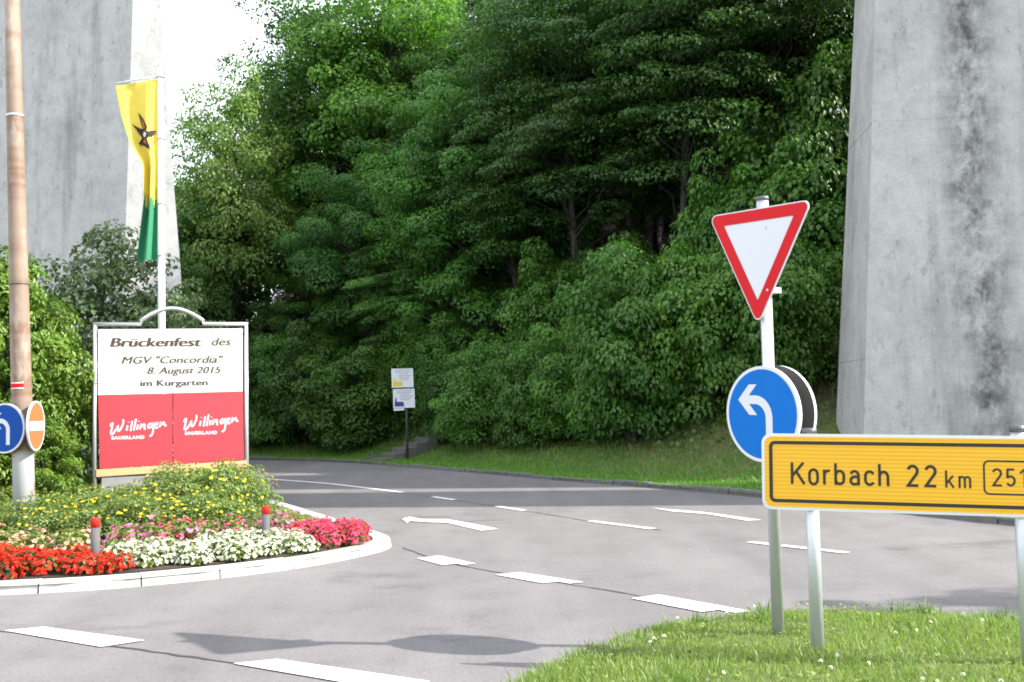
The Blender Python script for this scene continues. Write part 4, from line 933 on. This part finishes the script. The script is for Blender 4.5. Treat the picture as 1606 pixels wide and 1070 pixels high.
ge = smooth_poly(np.array(GI[2:14], float), .05, 2); g = np.random.default_rng(61); xs_, ys_ = [], []
for _ in range(34):
    p_ = ge[g.integers(0, len(ge))]; m_ = g.integers(14, 40); xs_.append(p_[0]+g.normal(0, .05, m_)); ys_.append(p_[1]-.06+g.normal(0, .05, m_))
for _ in range(46):
    c_ = (g.uniform(-.3, 4), g.uniform(4.6, 7.1)); m_ = g.integers(20, 60); xs_.append(c_[0]+g.normal(0, .07, m_)); ys_.append(c_[1]+g.normal(0, .07, m_))
xs_ = np.concatenate(xs_); ys_ = np.concatenate(ys_); k = (ys_ < 7.42) & (xs_ < 4.6)
k &= np.array([inpoly(a, c, GI) for a, c in zip(xs_, ys_)])
tag(blades('grass_tufts', xs_[k], ys_[k], np.full(k.sum(), .04), g.uniform(.07, .16, k.sum()), g.uniform(.005, .010, k.sum()), M['tuft'], 62, .9), 'darker uncut grass tufts in the grass around the sign posts', 'grass', kind='stuff')
# verge along the far kerb, rough grass and ground leaves higher up
def along(n_, d0, d1, seed, pw=1.0):
    g = np.random.default_rng(seed); k = np.where((FKS[:, 0] > -14) & (FKS[:, 1] > 6))[0]; i = g.integers(k[0], k[-1], n_); t = d0+(d1-d0)*g.random(n_)**pw
    x = q[i, 0]+dirx[i]*t+g.uniform(-.25, .25, n_); y = q[i, 1]+diry[i]*t+g.uniform(-.25, .25, n_); return x, y, HZ(x, y), g
x, y, z, g = along(64000, .25, 4.2, 41, 1.6)
tag(blades('verge_grass', x, y, z-.01, g.uniform(.05, .12, len(x)), g.uniform(.012, .022, len(x)), M['grassfar'], 42, .8), 'green grass verge along the far kerb', 'grass', kind='stuff')
x, y, z, g = along(6000, 2.2, 6, 43)
tag(blades('rough_grass', x, y, z-.01, g.uniform(.08, .28, len(x)), g.uniform(.010, .02, len(x)), M['grassdry'], 44, 1.0), 'dry rough grass on the bank above the verge', 'grass', kind='stuff')
x, y, z, g = along(30000, 2.6, 12, 45, .8); k = y > 21.5-.17*x; x, y, z = x[k], y[k], z[k]; n_ = len(x)
nr = unit(g.normal(0, .45, (n_, 3))+np.array([0, -.2, 1])); L = g.uniform(.07, .16, n_)
tag(obj('ground_leaves', leafmesh('ground_leaves', np.c_[x, y, z+g.uniform(.02, .35, n_)], nr, g.normal(0, 1, (n_, 3)), L, L*.8, M['litter'], g.random(n_))), 'low leafy undergrowth covering the bank under the trees', 'undergrowth', kind='stuff')
# turf at the back of the planted island
x, y, g = sample([(-1.85, 12.2), (-2.5, 13.4), (-3.2, 14.8), (-3.9, 16.2), (-5.0, 18.2), (-6.2, 20.8), (-8.5, 25), (-12, 28), (-14, 18), (-8, 16), (-4.5, 15.7), (-3.55, 14.2), (-3.4, 13.2), (-2.85, 12.55), (-2.2, 12.2)], 26000, 51, (-14, -1.8, 12, 29))
tag(blades('island_turf', x, y, np.full(len(x), .07), g.uniform(.05, .12, len(x)), g.uniform(.008, .016, len(x)), M['grass'], 52, .8), 'turf strip along the back of the planted island', 'grass', kind='stuff')
